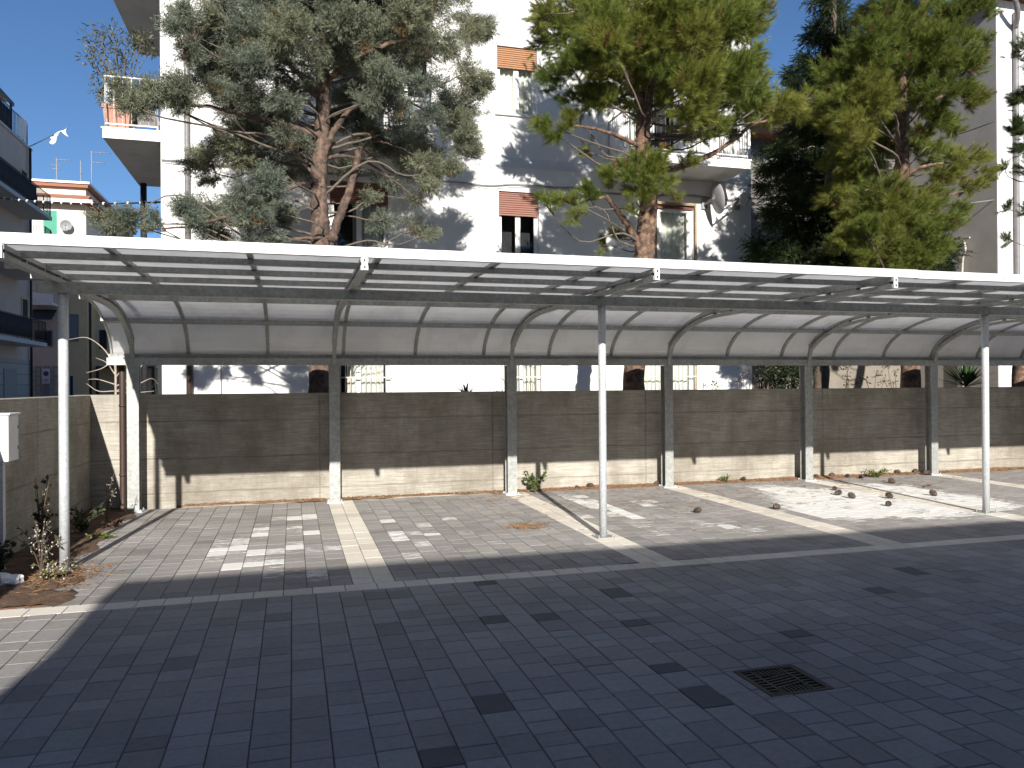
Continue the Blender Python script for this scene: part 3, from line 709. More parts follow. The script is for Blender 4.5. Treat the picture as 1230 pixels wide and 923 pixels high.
def right_buildings():
    x0, y0, zt = 17.9, 16.2, 11.7
    r = plain_building('apartment_building', 'tall house at the right edge with grey rendered side wall and bright white front', x0, 30, y0, 29, zt, 'greywall', None, eave=.55, roof='roof_tile', roof_h=.25)
    b = MB(); b.box(x0+.0, 30, y0-.03, y0-.002, .3, zt-.02); b.build('front_render', M['facade'], r)
    b = MB(); b.tube(smoothpath([(18.0, y0-.5, 11.5), (18.25, y0-.35, 11.2), (18.45, y0-.12, 10.95), (18.47, y0-.10, 10.5), (18.47, y0-.10, .5)]), .07, 12); b.build('downpipe', M['grey_pipe'], r)
    for z in (4.0, 7.1):
        b = MB(); b.box(19.0, 24, y0-1.2, y0-.04, z, z+.16); o = b.build('balcony', M['soffit'], r); railing(o, [(19.05, y0-.08), (19.05, y0-1.15), (23.9, y0-1.15)], z+.161, 1.0, .12, 'iron')
        front_window(r, y0-.03, 19.6, 20.9, z+.2, z+2.4, 'dark_room', 'white_frame')
    side_window(r, x0, 18.9, 19.7, 4.4, 5.9, -1, 'grey_dish', 'grey_pipe')
    b = MB(); b.tube(smoothpath([(17.86, 17.2, 5.5), (17.8, 17.1, 5.2), (17.84, 17.25, 4.6), (17.84, 17.25, 1.0)]), .03, 8); b.bar((17.85, 17.0, 5.55), (17.85, 18.1, 5.62), .04); b.build('service_conduit', M['bars'], r)
    # lower house set back between the two tall ones
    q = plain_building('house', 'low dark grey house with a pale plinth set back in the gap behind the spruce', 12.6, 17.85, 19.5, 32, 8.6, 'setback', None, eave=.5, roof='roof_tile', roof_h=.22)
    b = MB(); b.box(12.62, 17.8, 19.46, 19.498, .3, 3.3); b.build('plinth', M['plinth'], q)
    for z in (3.6,):
        b = MB(); b.box(11.6, 12.598, 21.5, 31, z, z+.2); o = b.build('balcony', M['soffit'], q); railing(o, [(12.55, 21.55), (11.65, 21.55), (11.65, 30.9)], z+.201, 1.0, .13, 'bars', .012)
    side_window(q, 12.6, 22.5, 23.8, 3.85, 6.0, -1, 'grey_dish', 'white_frame'); side_window(q, 12.6, 25.5, 26.8, 3.85, 6.0, -1, 'grey_dish', 'white_frame')
    front_window(q, 19.5, 14.0, 15.0, 4.6, 6.0); front_window(q, 19.5, 16.2, 17.1, 4.6, 6.0)
right_buildings()

def left_buildings():
    x = -12.5
    r = plain_building('apartment_building', 'shaded mauve apartment block at the left edge with dark railings on its balconies', -26, x, 10 if False else 24, 43.7, 13.4, 'leftwall', None, eave=.06, roof='soffit', roof_h=.12)
    for z in (3.55, 6.7, 9.75):
        b = MB(); b.box(x+.002, x+1.25, 31, 41.6 if z < 9 else 42.5, z, z+.18); o = b.build('balcony', M['soffit'], r)
        y1 = 41.5 if z < 9 else 42.4
        railing(o, [(x+1.2, 31), (x+1.2, y1), (x+.05, y1)], z+.181, 1.0, .14, 'iron', .012)
        s_ = MB(); s_.box(x+1.13, x+1.16, 31, y1-2.0, z+.25, z+1.15); s_.build('privacy_screen', M['awning'], o)
    for z in (4.0, 7.1, 10.2):
        side_window(r, x, 42.2, 43.0, z+.2, z+1.9, 1, 'dark_room', 'beige'); side_window(r, x, 37.5, 39.0, z-.1, z+1.9, 1)
    b = MB(); b.box(x+.001, x+.04, 30, 43.68, -.02, 2.95); b.build('tiled_plinth', M['tile'], r)
    b = MB(); b.box(x+.041, x+.06, 39.6, 41.3, .0, 2.5)
    for k in range(16): b.box(x+.061, x+.075, 39.62, 41.28, .1+.15*k, .2+.15*k)
    b.build('garage_door', M['sign_grey'], r)
    b = MB(); b.tube([(x+.12, 43.2, z) for z in (0, 5, 10, 13.4)], .06, 8); b.build('downpipe', M['iron'], r)
    railing(r, [(x-.1, 30), (x-.1, 43.5), (-20, 43.5)], 13.53, 1.15, .18, 'iron', .014)
    sc = MB(); sc.box(x-.16, x-.13, 38, 41.2, 13.6, 14.6); sc.build('terrace_screen', M['awning'], r)
    # terrace canopy: sloping frame with a pale underside
    b = MB(); b.add([(x-.2, 30, 15.4), (x-.2, 41.6, 15.05), (x-5, 41.6, 15.6), (x-5, 30, 16), (x-.2, 30, 15.47), (x-.2, 41.6, 15.12), (x-5, 41.6, 15.67), (x-5, 30, 16.07)], [(0,1,2,3),(4,7,6,5),(0,4,5,1),(1,5,6,2),(2,6,7,3),(3,7,4,0)])
    o = b.build('canopy', M['soffit'], r); b = MB(); b.bar((x-.15, 30, 15.35), (x-.15, 41.7, 15.0), .1, .16)
    for y in (33, 37, 41.4): b.bar((x-.15, y, 13.5), (x-.15, y, 15.05), .08)
    b.build('canopy_frame', M['iron'], o)
    b = MB(); b.add([(x-.08, 42.0, 13.7), (x-.08, 43.3, 13.7), (x-.06, 43.4, 14.75), (x-.1, 42.0, 14.75)], [(0,1,2,3)]); b.build('terrace_cloth', M['cloth'], r)
    # cloth on a pole
    f = empty('flag', (x, 43.6, 13.5), 'torn white cloth tied to a slanting pole on the corner of the left block', 'flag')
    b = MB(); b.tube([(x-.1, 43.6, 13.55), (x+1.6, 43.9, 14.75)], .022, 6); b.build('flag_pole', M['iron'], f)
    b = MB(); vs = []
    for i in range(9):
        q = i/8; px = x+.85+.75*q; pz = 14.19+.54*q
        for j in range(4): vs.append((px + .06*math.sin(j*2+i), 43.75+.09*math.sin(i*1.3+j), pz - j*.15*(.5+.5*math.sin(i*.9+.4)) ))
    b.add(vs, [(i*4+j, (i+1)*4+j, (i+1)*4+j+1, i*4+j+1) for i in range(8) for j in range(3)], True); b.build('cloth', M['cloth'], f)
    # cream block behind
    D = 57
    p0, p1, p2 = at(20, 222, D), at(103, 217, D), at(131, 247, D)
    zc = p1[2]
    q = empty('apartment_building', (p1[0], D, 0), 'sunlit cream block with tiled eaves and green shutters far behind the carport', 'building')
    xr = p1[0]
    b = MB(); b.box(-30, xr, D, D+16, -.02, zc-.55); b.build('wall', M['cream'], q)
    b = MB(); b.box(-30.5, xr+.6, D-.75, D+16.5, zc-1.62, zc-1.42); b.prism([(D-.75, zc-1.415), (D-.02, zc-1.0), (D-.02, zc-1.415)], 'x', -30.5, xr+.3); b.build('eave', M['roof_tile'], q)
    b = MB(); b.box(-30.5, xr+.55, D-.80, D-.752, zc-1.66, zc-1.44); b.build('gutter', M['white_paint'], q)
    b = MB(); b.box(-30, xr+.2, D-.3, D+16.2, zc-.548, zc-.32); b.build('parapet_tiles', M['roof_tile'], q)
    b = MB(); b.box(-30, xr+.3, D-.4, D+16.3, zc-.318, zc-.18); b.build('parapet_cap', M['white_paint'], q)
    a, c_ = at(52, 253, D), at(69, 285, D)
    front_window(q, D, a[0], c_[0], a[2]-2.3, a[2], 'green_shutter', 'white_frame')
    b = MB(); b.box(-30, at(62, 285, D)[0], D-1.3, D-.002, a[2]-2.5, a[2]-2.32); o = b.build('balcony', M['soffit'], q); railing(o, [(-24, D-1.25), (at(62, 285, D)[0]-.05, D-1.25), (at(62, 285, D)[0]-.05, D-.05)], a[2]-2.315, 1.05, .16, 'iron', .016)
    for z in (zc-5.6, zc-8.7):
        for xx in (xr-3.4, xr-1.6): front_window(q, D, xx, xx+1.0, z, z+1.7, 'green_shutter', 'white_frame')
    for yy in (D+3, D+7, D+11): side_window(q, xr, yy, yy+1.1, zc-4.6, zc-3.0, 1)
    # white-parapet house and beige house in the shade below
    D2 = 49
    A = lambda u, v: at(u, v, D2)
    h = empty('house', (A(75, 400)[0], D2, 0), 'shaded grey house with a white balcony parapet behind the leftmost carport pole', 'house')
    xr = A(78, 400)[0]; b = MB(); b.box(xr-6, xr, D2, D2+4, -.02, A(60, 300)[2]); b.build('wall', M['leftwall'], h)
    b = MB(); b.box(xr-6.2, xr+.2, D2-.2, D2+4.2, A(60, 300)[2]+.001, A(60, 300)[2]+.25); b.build('roof', M['roof_tile'], h)
    z1, z0 = A(55, 354)[2], A(55, 369)[2]
    b = MB(); b.box(A(40, 360)[0], xr-.3, D2-1.2, D2-1.1, z0, z1); b.box(A(40, 360)[0], xr-.3, D2-1.1, D2-.002, z0, z0+.15); b.build('balcony', M['white_paint'], h)
    zz = A(55, 388)[2]
    b = MB(); b.add([(A(40, 380)[0], D2-.01, zz+.7), (xr-.4, D2-.01, zz+.7), (xr-.4, D2-1.0, zz+.1), (A(40, 380)[0], D2-1.0, zz+.1), (A(40, 380)[0], D2-.01, zz+.75), (xr-.4, D2-.01, zz+.75), (xr-.4, D2-1.0, zz+.15), (A(40, 380)[0], D2-1.0, zz+.15)], [(0,1,2,3),(4,7,6,5),(0,4,5,1),(1,5,6,2),(2,6,7,3),(3,7,4,0)]); b.build('awning', M['awning'], h)
    a, c_ = A(43, 398), A(62, 415); front_window(h, D2, a[0], c_[0], c_[2], a[2], 'awning', 'grey_pipe')
    a, c_ = A(42, 446), A(64, 474); b = MB(); b.box(xr-5.9, xr-.02, D2-.05, D2-.002, -.01, A(50, 440)[2]); b.build('tiled_plinth', M['tile'], h)
    a, c_ = A(51, 458), A(60, 480); b = MB(); b.box(a[0], c_[0], D2-.1, D2-.052, -.01, a[2]); b.build('gate', M['sign_grey'], h)
    k = empty('house', (A(100, 400)[0], D2+1, 0), 'beige yellow house with a small side window and a drainpipe behind the carport end', 'house')
    D3 = D2+1; A3 = lambda u, v: at(u, v, D3); xa, xb = A3(77, 400)[0], A3(105, 400)[0]; zt = A3(90, 296)[2]
    b = MB(); b.box(xa, xb, D3, D3+9, -.02, zt); b.build('wall', M['beige'], k)
    b = MB(); b.box(xa-.2, xb+.25, D3-.25, D3+9.2, zt+.002, zt+.25); b.build('roof', M['roof_tile'], k)
    b = MB(); b.tube([(xb+.06, D3+.4, 0), (xb+.06, D3+.4, zt)], .07, 8); b.build('downpipe', M['brown_pipe'], k)
    a, c_ = A3(82, 379), A3(93, 409); front_window(k, D3, a[0], c_[0], c_[2], a[2], 'sign_grey', 'grey_pipe')
    a, c_ = A3(83, 452), A3(88, 475); front_window(k, D3, a[0], c_[0], c_[2], a[2])
    b = MB(); b.box(xb+.002, xb+3.4, D3+2.2, D3+9, -.02, zt-.5); b.build('side_wing', M['beige'], k)
    ws = at(111, 388, D3+2.2), at(114, 414, D3+2.2); front_window(k, D3+2.2, ws[0][0], ws[1][0]+.05, ws[1][2], ws[0][2])
    ws = at(121, 398, D3+2.2), at(127, 418, D3+2.2); front_window(k, D3+2.2, ws[0][0], ws[1][0], ws[1][2], ws[0][2], 'dark_room', 'iron')
    b = MB(); zb = at(110, 440, D3+1)[2]; b.box(xb+.15, xb+3.4, D3+1.2, D3+2.198, zb-.1, zb); b.box(xb+.15, xb+.3, D3+1.2, D3+1.35, 0, zb-.1); b.box(xb+3.2, xb+3.4, D3+1.2, D3+1.35, 0, zb-.1); b.build('porch', M['brown_pipe'], k)
    # sign on the gate
    sg = empty('road_sign', tuple(at(55, 451, D2-.16)), 'white no-parking plate with blue and red disc beside the grey gate', 'sign')
    s0, s1 = at(50.5, 443, D2-.16), at(60, 461, D2-.16); y = D2-.16
    b = MB(); b.box(s0[0], s1[0], y, y+.03, s1[2], s0[2]); b.build('sign_plate', M['sign_white'], sg)
    cxx, czz, rr = (s0[0]+s1[0])/2, s0[2]*.66+s1[2]*.34, (s1[0]-s0[0])*.36
    b = MB(); b.disc((cxx, y-.006, czz), rr); b.build('red_ring', M['sign_red'], sg)
    b = MB(); b.disc((cxx, y-.010, czz), rr*.78); b.build('blue_disc', M['sign_blue'], sg)
    b = MB(); b.bar((cxx-rr*.6, y-.014, czz+rr*.6), (cxx+rr*.6, y-.014, czz-rr*.6), .004, rr*.2); b.build('red_slash', M['sign_red'], sg)
    b = MB()
    for i, zf in enumerate((.24, .14)): b.box(s0[0]+.07, s1[0]-.07, y-.006, y-.001, s1[2]+(s0[2]-s1[2])*zf, s1[2]+(s0[2]-s1[2])*(zf+.05))
    b.build('sign_lettering', M['sign_grey'], sg)
    b = MB(); b.tube([(cxx, y+.06, 0), (cxx, y+.06, s0[2])], .03, 8); b.build('sign_post', M['grey_pipe'], sg)
    # roof aerials
    def aerial(u, vt, vb, arms, label):
        D = 60; p = at(u, vb, D); q_ = at(u, vt, D)
        o = empty('antenna', (p[0], D, zc-.2), label, 'antenna', 'roof aerials on the cream block')
        b = MB(); b.tube([(p[0], D, zc-.2), (p[0], D, q_[2])], .03, 6); b.build('mast', M['grey_cable'], o)
        b = MB()
        for z, l0, l1 in arms:
            b.tube([(p[0]+l0, D, q_[2]-z), (p[0]+l1, D, q_[2]-z)], .022, 5)
            n = max(2, int((l1-l0)/.22))
            for i in range(n+1): b.tube([(p[0]+l0+(l1-l0)*i/n, D-.25, q_[2]-z), (p[0]+l0+(l1-l0)*i/n, D+.25, q_[2]-z)], .012, 4)
        b.build('boom', M['grey_cable'], o)
    aerial(110, 182, 216, [(.05, -.1, 1.2), (.75, -.05, .8)], 'tallest roof aerial with two arms pointing right')
    aerial(68, 190, 214, [(.1, -.1, .85), (.5, -.4, .3), (.75, -.3, .2)], 'cluttered roof aerial with short crossed arms, leftmost on the roof')
    aerial(97, 193, 216, [(.9, -.1, .1)], 'plain thin aerial rod standing between two armed aerials')
    # dish on the cream wall
    d = empty('satellite_dish', tuple(at(79, 272, D-.4)), 'grey satellite dish on the cream wall beside the green shutter', 'satellite dish'); p = at(79, 271, D-.4)
    b = MB(); b.lathe([(.001, .12), (.16, .10), (.29, .03), (.35, -.02), (.37, -.02), (.37, 0), (.30, .06), (.001, .15)], p, 20, 'y'); b.build('reflector', M['grey_dish'], d)
    b = MB(); b.tube([(p[0], p[1]+.1, p[2]), (p[0], D-.003, p[2]-.05)], .03, 6); b.tube([(p[0], p[1]-.02, p[2]-.4), (p[0]+.1, p[1]-.5, p[2]-.1)], .015, 5); b.sphere((p[0]+.1, p[1]-.5, p[2]-.08), .05, 8, 5); b.build('dish_arm', M['grey_pipe'], d)
    # unseen left block added to shade far houses; block behind camera shades the yard
    n_ = plain_building('apartment_building', 'unseen ochre block added left of the yard to shade the far houses', -22, -11.6, 8, 21, 21.5, 'south', None, eave=.4)
    for z in range(6):
        for yy in (9.5, 13.5, 17.5): side_window(n_, -11.6, yy, yy+1.2, 1.2+3.2*z, 2.8+3.2*z, 1)
    H = 5.0; d_ = H/TAN - 7.03; xl = -1.35 - DX*H/TAN
    s_ = plain_building('apartment_building', 'ochre apartment block behind the camera that shades the front of the yard', xl+.15, 24, -d_-18, -d_, H-.2, 'south', None, eave=.0)
    b = MB(); b.box(xl, xl+.148, -d_-18, -d_, H-.25, H); b.build('parapet', M['south'], s_)
    b = MB(); b.box(xl-.12, xl-.001, -d_-1.9, -d_-1.7, H-.9, H-.35); b.build('rain_head', M['grey_pipe'], s_)
    for z in range(1):
        for k_ in range(7): front_window_back(s_, -d_, -2+3.6*k_, -.7+3.6*k_, .9+3*z, 2.4+3*z)
def yard_shade_blocks():  # unseen blocks added to cut sky light and deepen the yard shade
    e = plain_building('apartment_building', 'unseen ochre block added right of the yard to cut sky light', 15.5, 27, -16, -2, 9, 'south', None, eave=.3)
    w_ = plain_building('apartment_building', 'unseen ochre block added left behind the camera to cut sky light', -20, -9, -14, 5, 14, 'south', None, eave=.3)
    for z in range(2):
        for yy in (-14, -10, -7, -4): side_window(e, 15.5, yy, yy+1.2, .9+3.1*z, 2.4+3.1*z, -1)
    for z in range(4):
        for yy in (-11, -7, -3, 1.5): side_window(w_, -9, yy, yy+1.2, .9+3.1*z, 2.4+3.1*z, 1)
yard_shade_blocks()
def front_window_back(root, y, x0, x1, z0, z1):
    b = MB(); t_ = .07
    b.box(x0-t_, x0, y+.002, y+.05, z0-t_, z1+t_); b.box(x1, x1+t_, y+.002, y+.05, z0-t_, z1+t_); b.box(x0, x1, y+.002, y+.05, z1, z1+t_); b.box(x0, x1, y+.002, y+.05, z0-t_, z0)
    o = b.build('window', M['soffit'], root); p = MB(); p.box(x0+.001, x1-.001, y+.002, y+.02, z0+.001, z1-.001); p.build('pane', M['dark_room'], o)
left_buildings()

# ------------------------------------------------------------------ foliage
def unit(a): return a/(np.linalg.norm(a, axis=-1, keepdims=True)+1e-9)
def blob_points(c, r, n, flat=.85):
    d = unit(rng.normal(size=(n, 3))); q = rng.random((n, 1))**.42
    return c + d*q*np.array([r, r, r*flat]), d
def clump_points(c, r, n, per):
    m = max(3, n//per); sc, sd = blob_points(c, r*.92, m)
    i = rng.integers(0, m, n); q = rng.normal(size=(n, 3))*np.array([.17, .17, .12])*r*(1+.25*rng.random((n, 1)))
    p = sc[i] + q; return p, unit(unit(q)*.8 + sd[i]*.6)
def pine_tufts(P, A, col, nn=72, L=.15, nl=.115, wd=.0024):
    n = len(P); A = unit(A)
    P_ = np.repeat(P, nn, 0); A_ = np.repeat(A, nn, 0); m = n*nn
    s_ = rng.random((m, 1)); th = np.radians(rng.uniform(18, 75, (m, 1))) * (1.05 - .55*s_)
    per = unit(np.cross(A_, rng.normal(size=(m, 3))))
    d = unit(A_*np.cos(th) + per*np.sin(th) + np.array([0, 0, -.10]))
    b = P_ + A_*(s_-.35)*L; l = nl*rng.uniform(.7, 1.25, (m, 1)); tip = b + d*l
    sd = unit(np.cross(d, rng.normal(size=(m, 3))))*wd
    V = np.stack([b-sd, b+sd, tip], 1).reshape(-1, 3)
    C = np.repeat(col, nn*3, 0)*np.repeat(rng.uniform(.8, 1.2, (m, 1)), 3, 0); return V, C
def cypress_sprays(P, A, col, L=.30, nb=18, per=6, wd=.0036):
    n = len(P); A = unit(A)
    side = unit(np.cross(A, rng.normal(size=(n, 3)))); nor = np.cross(A, side)
    k = nb*per; m = n*k
    A_ = np.repeat(A, k, 0); S_ = np.repeat(side, k, 0); N_ = np.repeat(nor, k, 0); P_ = np.repeat(P, k, 0)
    Ls = np.repeat(L*rng.uniform(.6, 1.2, (n, 1)), k, 0)
    i = np.tile(np.repeat(np.arange(nb), per), n)[:, None]/nb; j = np.tile(np.tile(np.arange(per), nb), n)[:, None]/per
    sg = np.where((np.tile(np.repeat(np.arange(nb), per), n)[:, None] % 2) == 0, 1, -1)
    bl = Ls*.48*(1-.75*i)                           # branchlet length
    root = P_ + A_*Ls*(i-.4)
    dirb = unit(A_*.75 + S_*sg*.8 + N_*rng.normal(0, .28, (m, 1)))
    b = root + dirb*bl*j
    d = unit(dirb + rng.normal(0, .45, (m, 3)) + np.array([0, 0, -.12])); l = bl*.55+.018
    tip = b + d*l; sd = unit(np.cross(d, rng.normal(size=(m, 3))))*wd
    V = np.stack([b-sd*.6, b+d*l*.5+sd, tip, b+d*l*.45-sd], 1).reshape(-1, 3)
    C = np.repeat(col, k*4, 0)*np.repeat(rng.uniform(.8, 1.2, (m, 1)), 4, 0); return V, C
def spruce_shoots(P, A, col, L=.30, nn=46, nl=.045, wd=.0065):
    return pine_tufts(P, A, col, nn, L, nl, wd)

def limb(mb, pts, r0, r1, n=7, k=5, jit=.08):
    pp = smoothpath(pts, k); pp = [p + rng.normal(0, .006, 3) for p in pp]
    mb.tube(pp, lerp_list([r0, (r0+r1)*.5, r1], len(pp)), n, True, jit)
    return pp
def make_tree(name, label, Y, trunk_px, radii, blobs, kind, barkm, limbs, dens, cols, spread=1.3, cat='tree', group=None, front=()):
    T = [at(u, v, Y + dy) for u, v, dy in trunk_px]
    T[0][2] = .45
    root = empty(name, tuple(T[0]), label, cat, group)
    tb = MB(); tp = smoothpath(T, 14); tr = [r*random.uniform(.94, 1.06) for r in lerp_list(radii, len(tp))]
    tb.tube(tp, tr, 18, True, .09)
    tpa = np.array(tp)
    px = np.linalg.norm(at(615, 300, Y)-CAM)/F_PX          # metres per pixel at this depth
    for pts, r0, r1 in limbs: limb(tb, [at(u, v, Y+dy) for u, v, dy in pts], r0, r1, 10, 10, .12)
    tb.cur = 1
    Ps, As, Cs = [], [], []
    for (u, v, r, *rest) in list(blobs) + list(front):
        dy = rest[0] if rest else rng.uniform(-spread, spread)
        bd = rest[1] if len(rest) > 1 else 1.0
        c_ = at(u, v, Y+dy); rr = r*px*(Y+dy)/Y
        n = max(8, int(dens*(rr**2)*bd*10))
        p, d = clump_points(c_, rr, n, {'pine': 15, 'cypress': 16, 'spruce': 10}[kind])
        zt = c_[2] - .25*np.linalg.norm(c_[:2]-tpa[:, :2].mean(0)) if kind != 'spruce' else c_[2]+.1
        i = int(np.argmin(abs(tpa[:, 2]-zt))); a = tpa[i]
        dist = np.linalg.norm(c_-a); k1 = rng.normal(0, .05*dist+.03, 3); k2 = rng.normal(0, .06*dist+.03, 3)
        m1 = a + (c_-a)*.35 + np.array([0, 0, -.05 if kind == 'pine' else .03])*dist + k1; m2 = a + (c_-a)*.7 + k2
        r0 = min(.026, .009 + .007*dist)
        bp = limb(tb, [a, m1, m2, c_], r0, .006, 6, 4)
        bpa = np.array(bp)
        for q in p[rng.permutation(n)[:min(n, 12)]]:        # twigs
            j = int(np.argmin(np.linalg.norm(bpa-q, axis=1))); s0 = bpa[max(0, j-1)]
            m_ = (s0+q)/2 + rng.normal(0, .03, 3)
            tb.tube([s0, m_, q], [.006, .004, .002], 4, False)
        out = unit(c_-a)
        ax = unit(d*.75 + out*.5 + np.array([0, 0, .35 if kind == 'pine' else (-.25 if kind == 'spruce' else .0)]) + rng.normal(0, .3, (n, 3)))
        tt = rng.random((1, 1))*.9
        base = np.array(cols[0])*(1-tt) + np.array(cols[1])*tt
        cc = base*rng.uniform(.72, 1.28, (n, 1))
        dead = rng.random((n, 1)) < (.025 if kind != 'spruce' else .0)
        cc = np.where(dead, np.array((.20, .12, .05)), cc)
        Ps.append(p); As.append(ax); Cs.append(cc)
    P, A, C = map(np.concatenate, (Ps, As, Cs))
    if kind == 'pine': V, c4 = pine_tufts(P, A, C); k = 3
    elif kind == 'cypress': V, c4 = cypress_sprays(P, A, C); k = 4
    else: V, c4 = spruce_shoots(P, A, C); k = 3
    tb.build('trunk', [M[barkm], M['twig']], root)
    soup('crown', V, k, M['leaf'], c4, root)
    return root

TY = 12.1
make_tree('cypress_tree', 'blue-grey cypress with a reddish trunk and a sawn-off lower limb, leftmost of the trees', TY,
    [(383,480,0),(384,380,0),(385,290,0),(383,215,0),(387,150,0),(388,90,0),(386,40,.05),(390,-40,.1),(394,-140,.1),(398,-230,.1)],
    [.175,.15,.135,.12,.11,.098,.088,.065,.04,.02],
    [(300,15,55),(262,60,42),(345,15,55),(400,5,50),(455,15,60),(515,15,48),(552,40,34),(566,85,28),(545,125,36),(490,120,42),(440,95,40),(415,60,40),(480,60,45),
     (556,172,24),(505,190,32),(528,205,28),(470,190,26),(548,150,24),(330,75,50),(300,130,42),(268,110,36),(232,100,26),(225,40,26),(210,28,14),(250,25,28),
     (200,120,22,-.8,.8),(172,112,26,-.8),(150,120,18,-.8,.8),(188,116,16,-.7),(345,140,34,.8),(415,140,28,.9),(365,185,30,1.0),(440,165,26,.9),
     (325,190,34),(283,180,36),(252,205,26),(296,235,28),(345,250,20),(245,250,28),(215,262,20),(275,270,26),(318,270,24),(155,264,20,-.5),(125,262,13,-.5,.8),(182,268,12,-.5),(138,270,14,-.5),
     (462,262,18,.2,.6),(495,275,13,.2,.6),(440,240,14,.3,.6),(512,283,9,.2,.6),(470,215,18,.3,.5),(420,200,20,.8,.5),(500,240,14,.3,.4),
     (300,-50,60),(380,-60,70),(460,-50,70),(530,-40,45),(350,-130,60),(430,-130,60),(395,-200,45)],
    'cypress', 'bark_cypress',
    [([(398,290,-.05),(408,260,-.1),(420,228,-.12),(432,178,-.15)], .075, .05),
     ([(386,195,0),(400,160,-.1),(418,135,-.2),(440,120,-.3)], .06, .025), ([(386,165,0),(340,150,-.2),(300,140,-.3),(250,128,-.5),(205,128,-.8)], .055, .015),
     ([(384,215,0),(350,225,-.2),(300,250,-.4),(230,272,-.5),(160,275,-.5)], .045, .008), ([(384,240,0),(372,200,.1),(350,150,.2),(340,110,.3)], .05, .02),
     ([(386,190,0),(430,190,.2),(470,215,.3),(510,250,.2)], .03, .008), ([(386,120,0),(350,80,-.2),(310,60,-.3)], .05, .02), ([(388,100,0),(430,70,-.2),(480,50,-.3),(530,60,-.3)], .05, .015),
     ([(432,182,-.15),(450,170,-.2),(480,178,-.2),(505,190,-.2)], .02, .006), ([(400,285,-.05),(350,288,-.3),(310,292,-.4)], .03, .01)],
    62, [(.150, .175, .135), (.225, .230, .140)], 1.35,
    front=[(400,15,30,-1.0),(350,40,28,-1.1),(345,110,22,-1.0),(425,30,30,-1.2),(300,90,30,-1.2),(350,165,16,-.9,.7),(335,205,22,-1.0),(305,245,24,-.9),(450,105,28,-1.0)])
make_tree('pine_tree', 'pine with orange-brown trunk before the white house, crown left of the sky gap', TY,
    [(758,480,0),(764,400,0),(772,320,0),(777,270,0),(779,215,0),(772,165,0),(778,110,0),(786,50,.05),(792,-40,.1),(796,-150,.1),(800,-230,.1)],
    [.20,.18,.165,.155,.145,.13,.11,.095,.07,.05,.02],
    [(700,15,46),(672,45,34),(655,18,22),(685,85,34),(745,20,50),(805,15,52),(860,12,48),(895,30,32),(905,70,30),(870,75,46),(815,70,50),(760,70,48),(715,75,38),
     (700,115,26),(672,150,18,-.3,.8),(648,155,14,-.3,.7),(690,145,16,-.3,.7),(720,120,22),(780,115,36,.9),(735,105,30),(830,120,40),(870,125,38),(905,125,32),(935,130,30,-.4),(962,132,22,-.4),(975,118,14,-.4),
     (840,155,26),(885,150,22),(772,200,26,-.7),(750,208,20,-.7),(792,205,20,-.7),(806,225,14,-.5,.7),(770,225,16,-.8),(705,228,16,-.5),(682,240,14,-.5),(655,246,11,-.5,.7),(690,255,12,-.5,.7),(735,215,16,-.4,.7),
     (825,188,14,-.4,.7),(742,285,13,.6,.8),(722,295,11,.6,.7),(762,255,9,-.5,.6),(705,180,12,.3,.5),
     (700,-50,50),(770,-60,60),(850,-50,55),(900,-20,36),(740,-130,55),(820,-130,55),(790,-200,45)],
    'pine', 'bark_pine',
    [([(772,312,-.05),(762,285,-.15),(745,258,-.25),(728,236,-.35)], .07, .035), ([(728,236,-.35),(710,240,-.4),(690,246,-.45),(672,238,-.5)], .025, .008),
     ([(782,208,0),(820,200,-.2),(850,188,-.3),(882,168,-.35),(905,150,-.4),(935,142,-.4)], .06, .015), ([(774,178,0),(745,165,-.1),(715,155,-.2),(680,150,-.3)], .045, .012),
     ([(774,175,0),(800,165,.2),(830,150,.3),(860,140,.3)], .05, .015), ([(776,120,0),(740,95,-.2),(700,80,-.3)], .05, .015), ([(778,100,0),(820,70,.2),(870,50,.2)], .05, .015)],
    96, [(.118, .160, .032), (.215, .225, .045)], 1.3,
    front=[(775,40,44,-1.0),(800,75,32,-1.1),(800,5,44,-1.2),(735,60,34,-1.3),(830,50,36,-1.3),(845,100,34,-1.4),(720,40,36,-1.2),(870,30,36,-1.3),(885,95,34,-1.2),(900,120,28,-1.0),(865,150,24,-.9)])
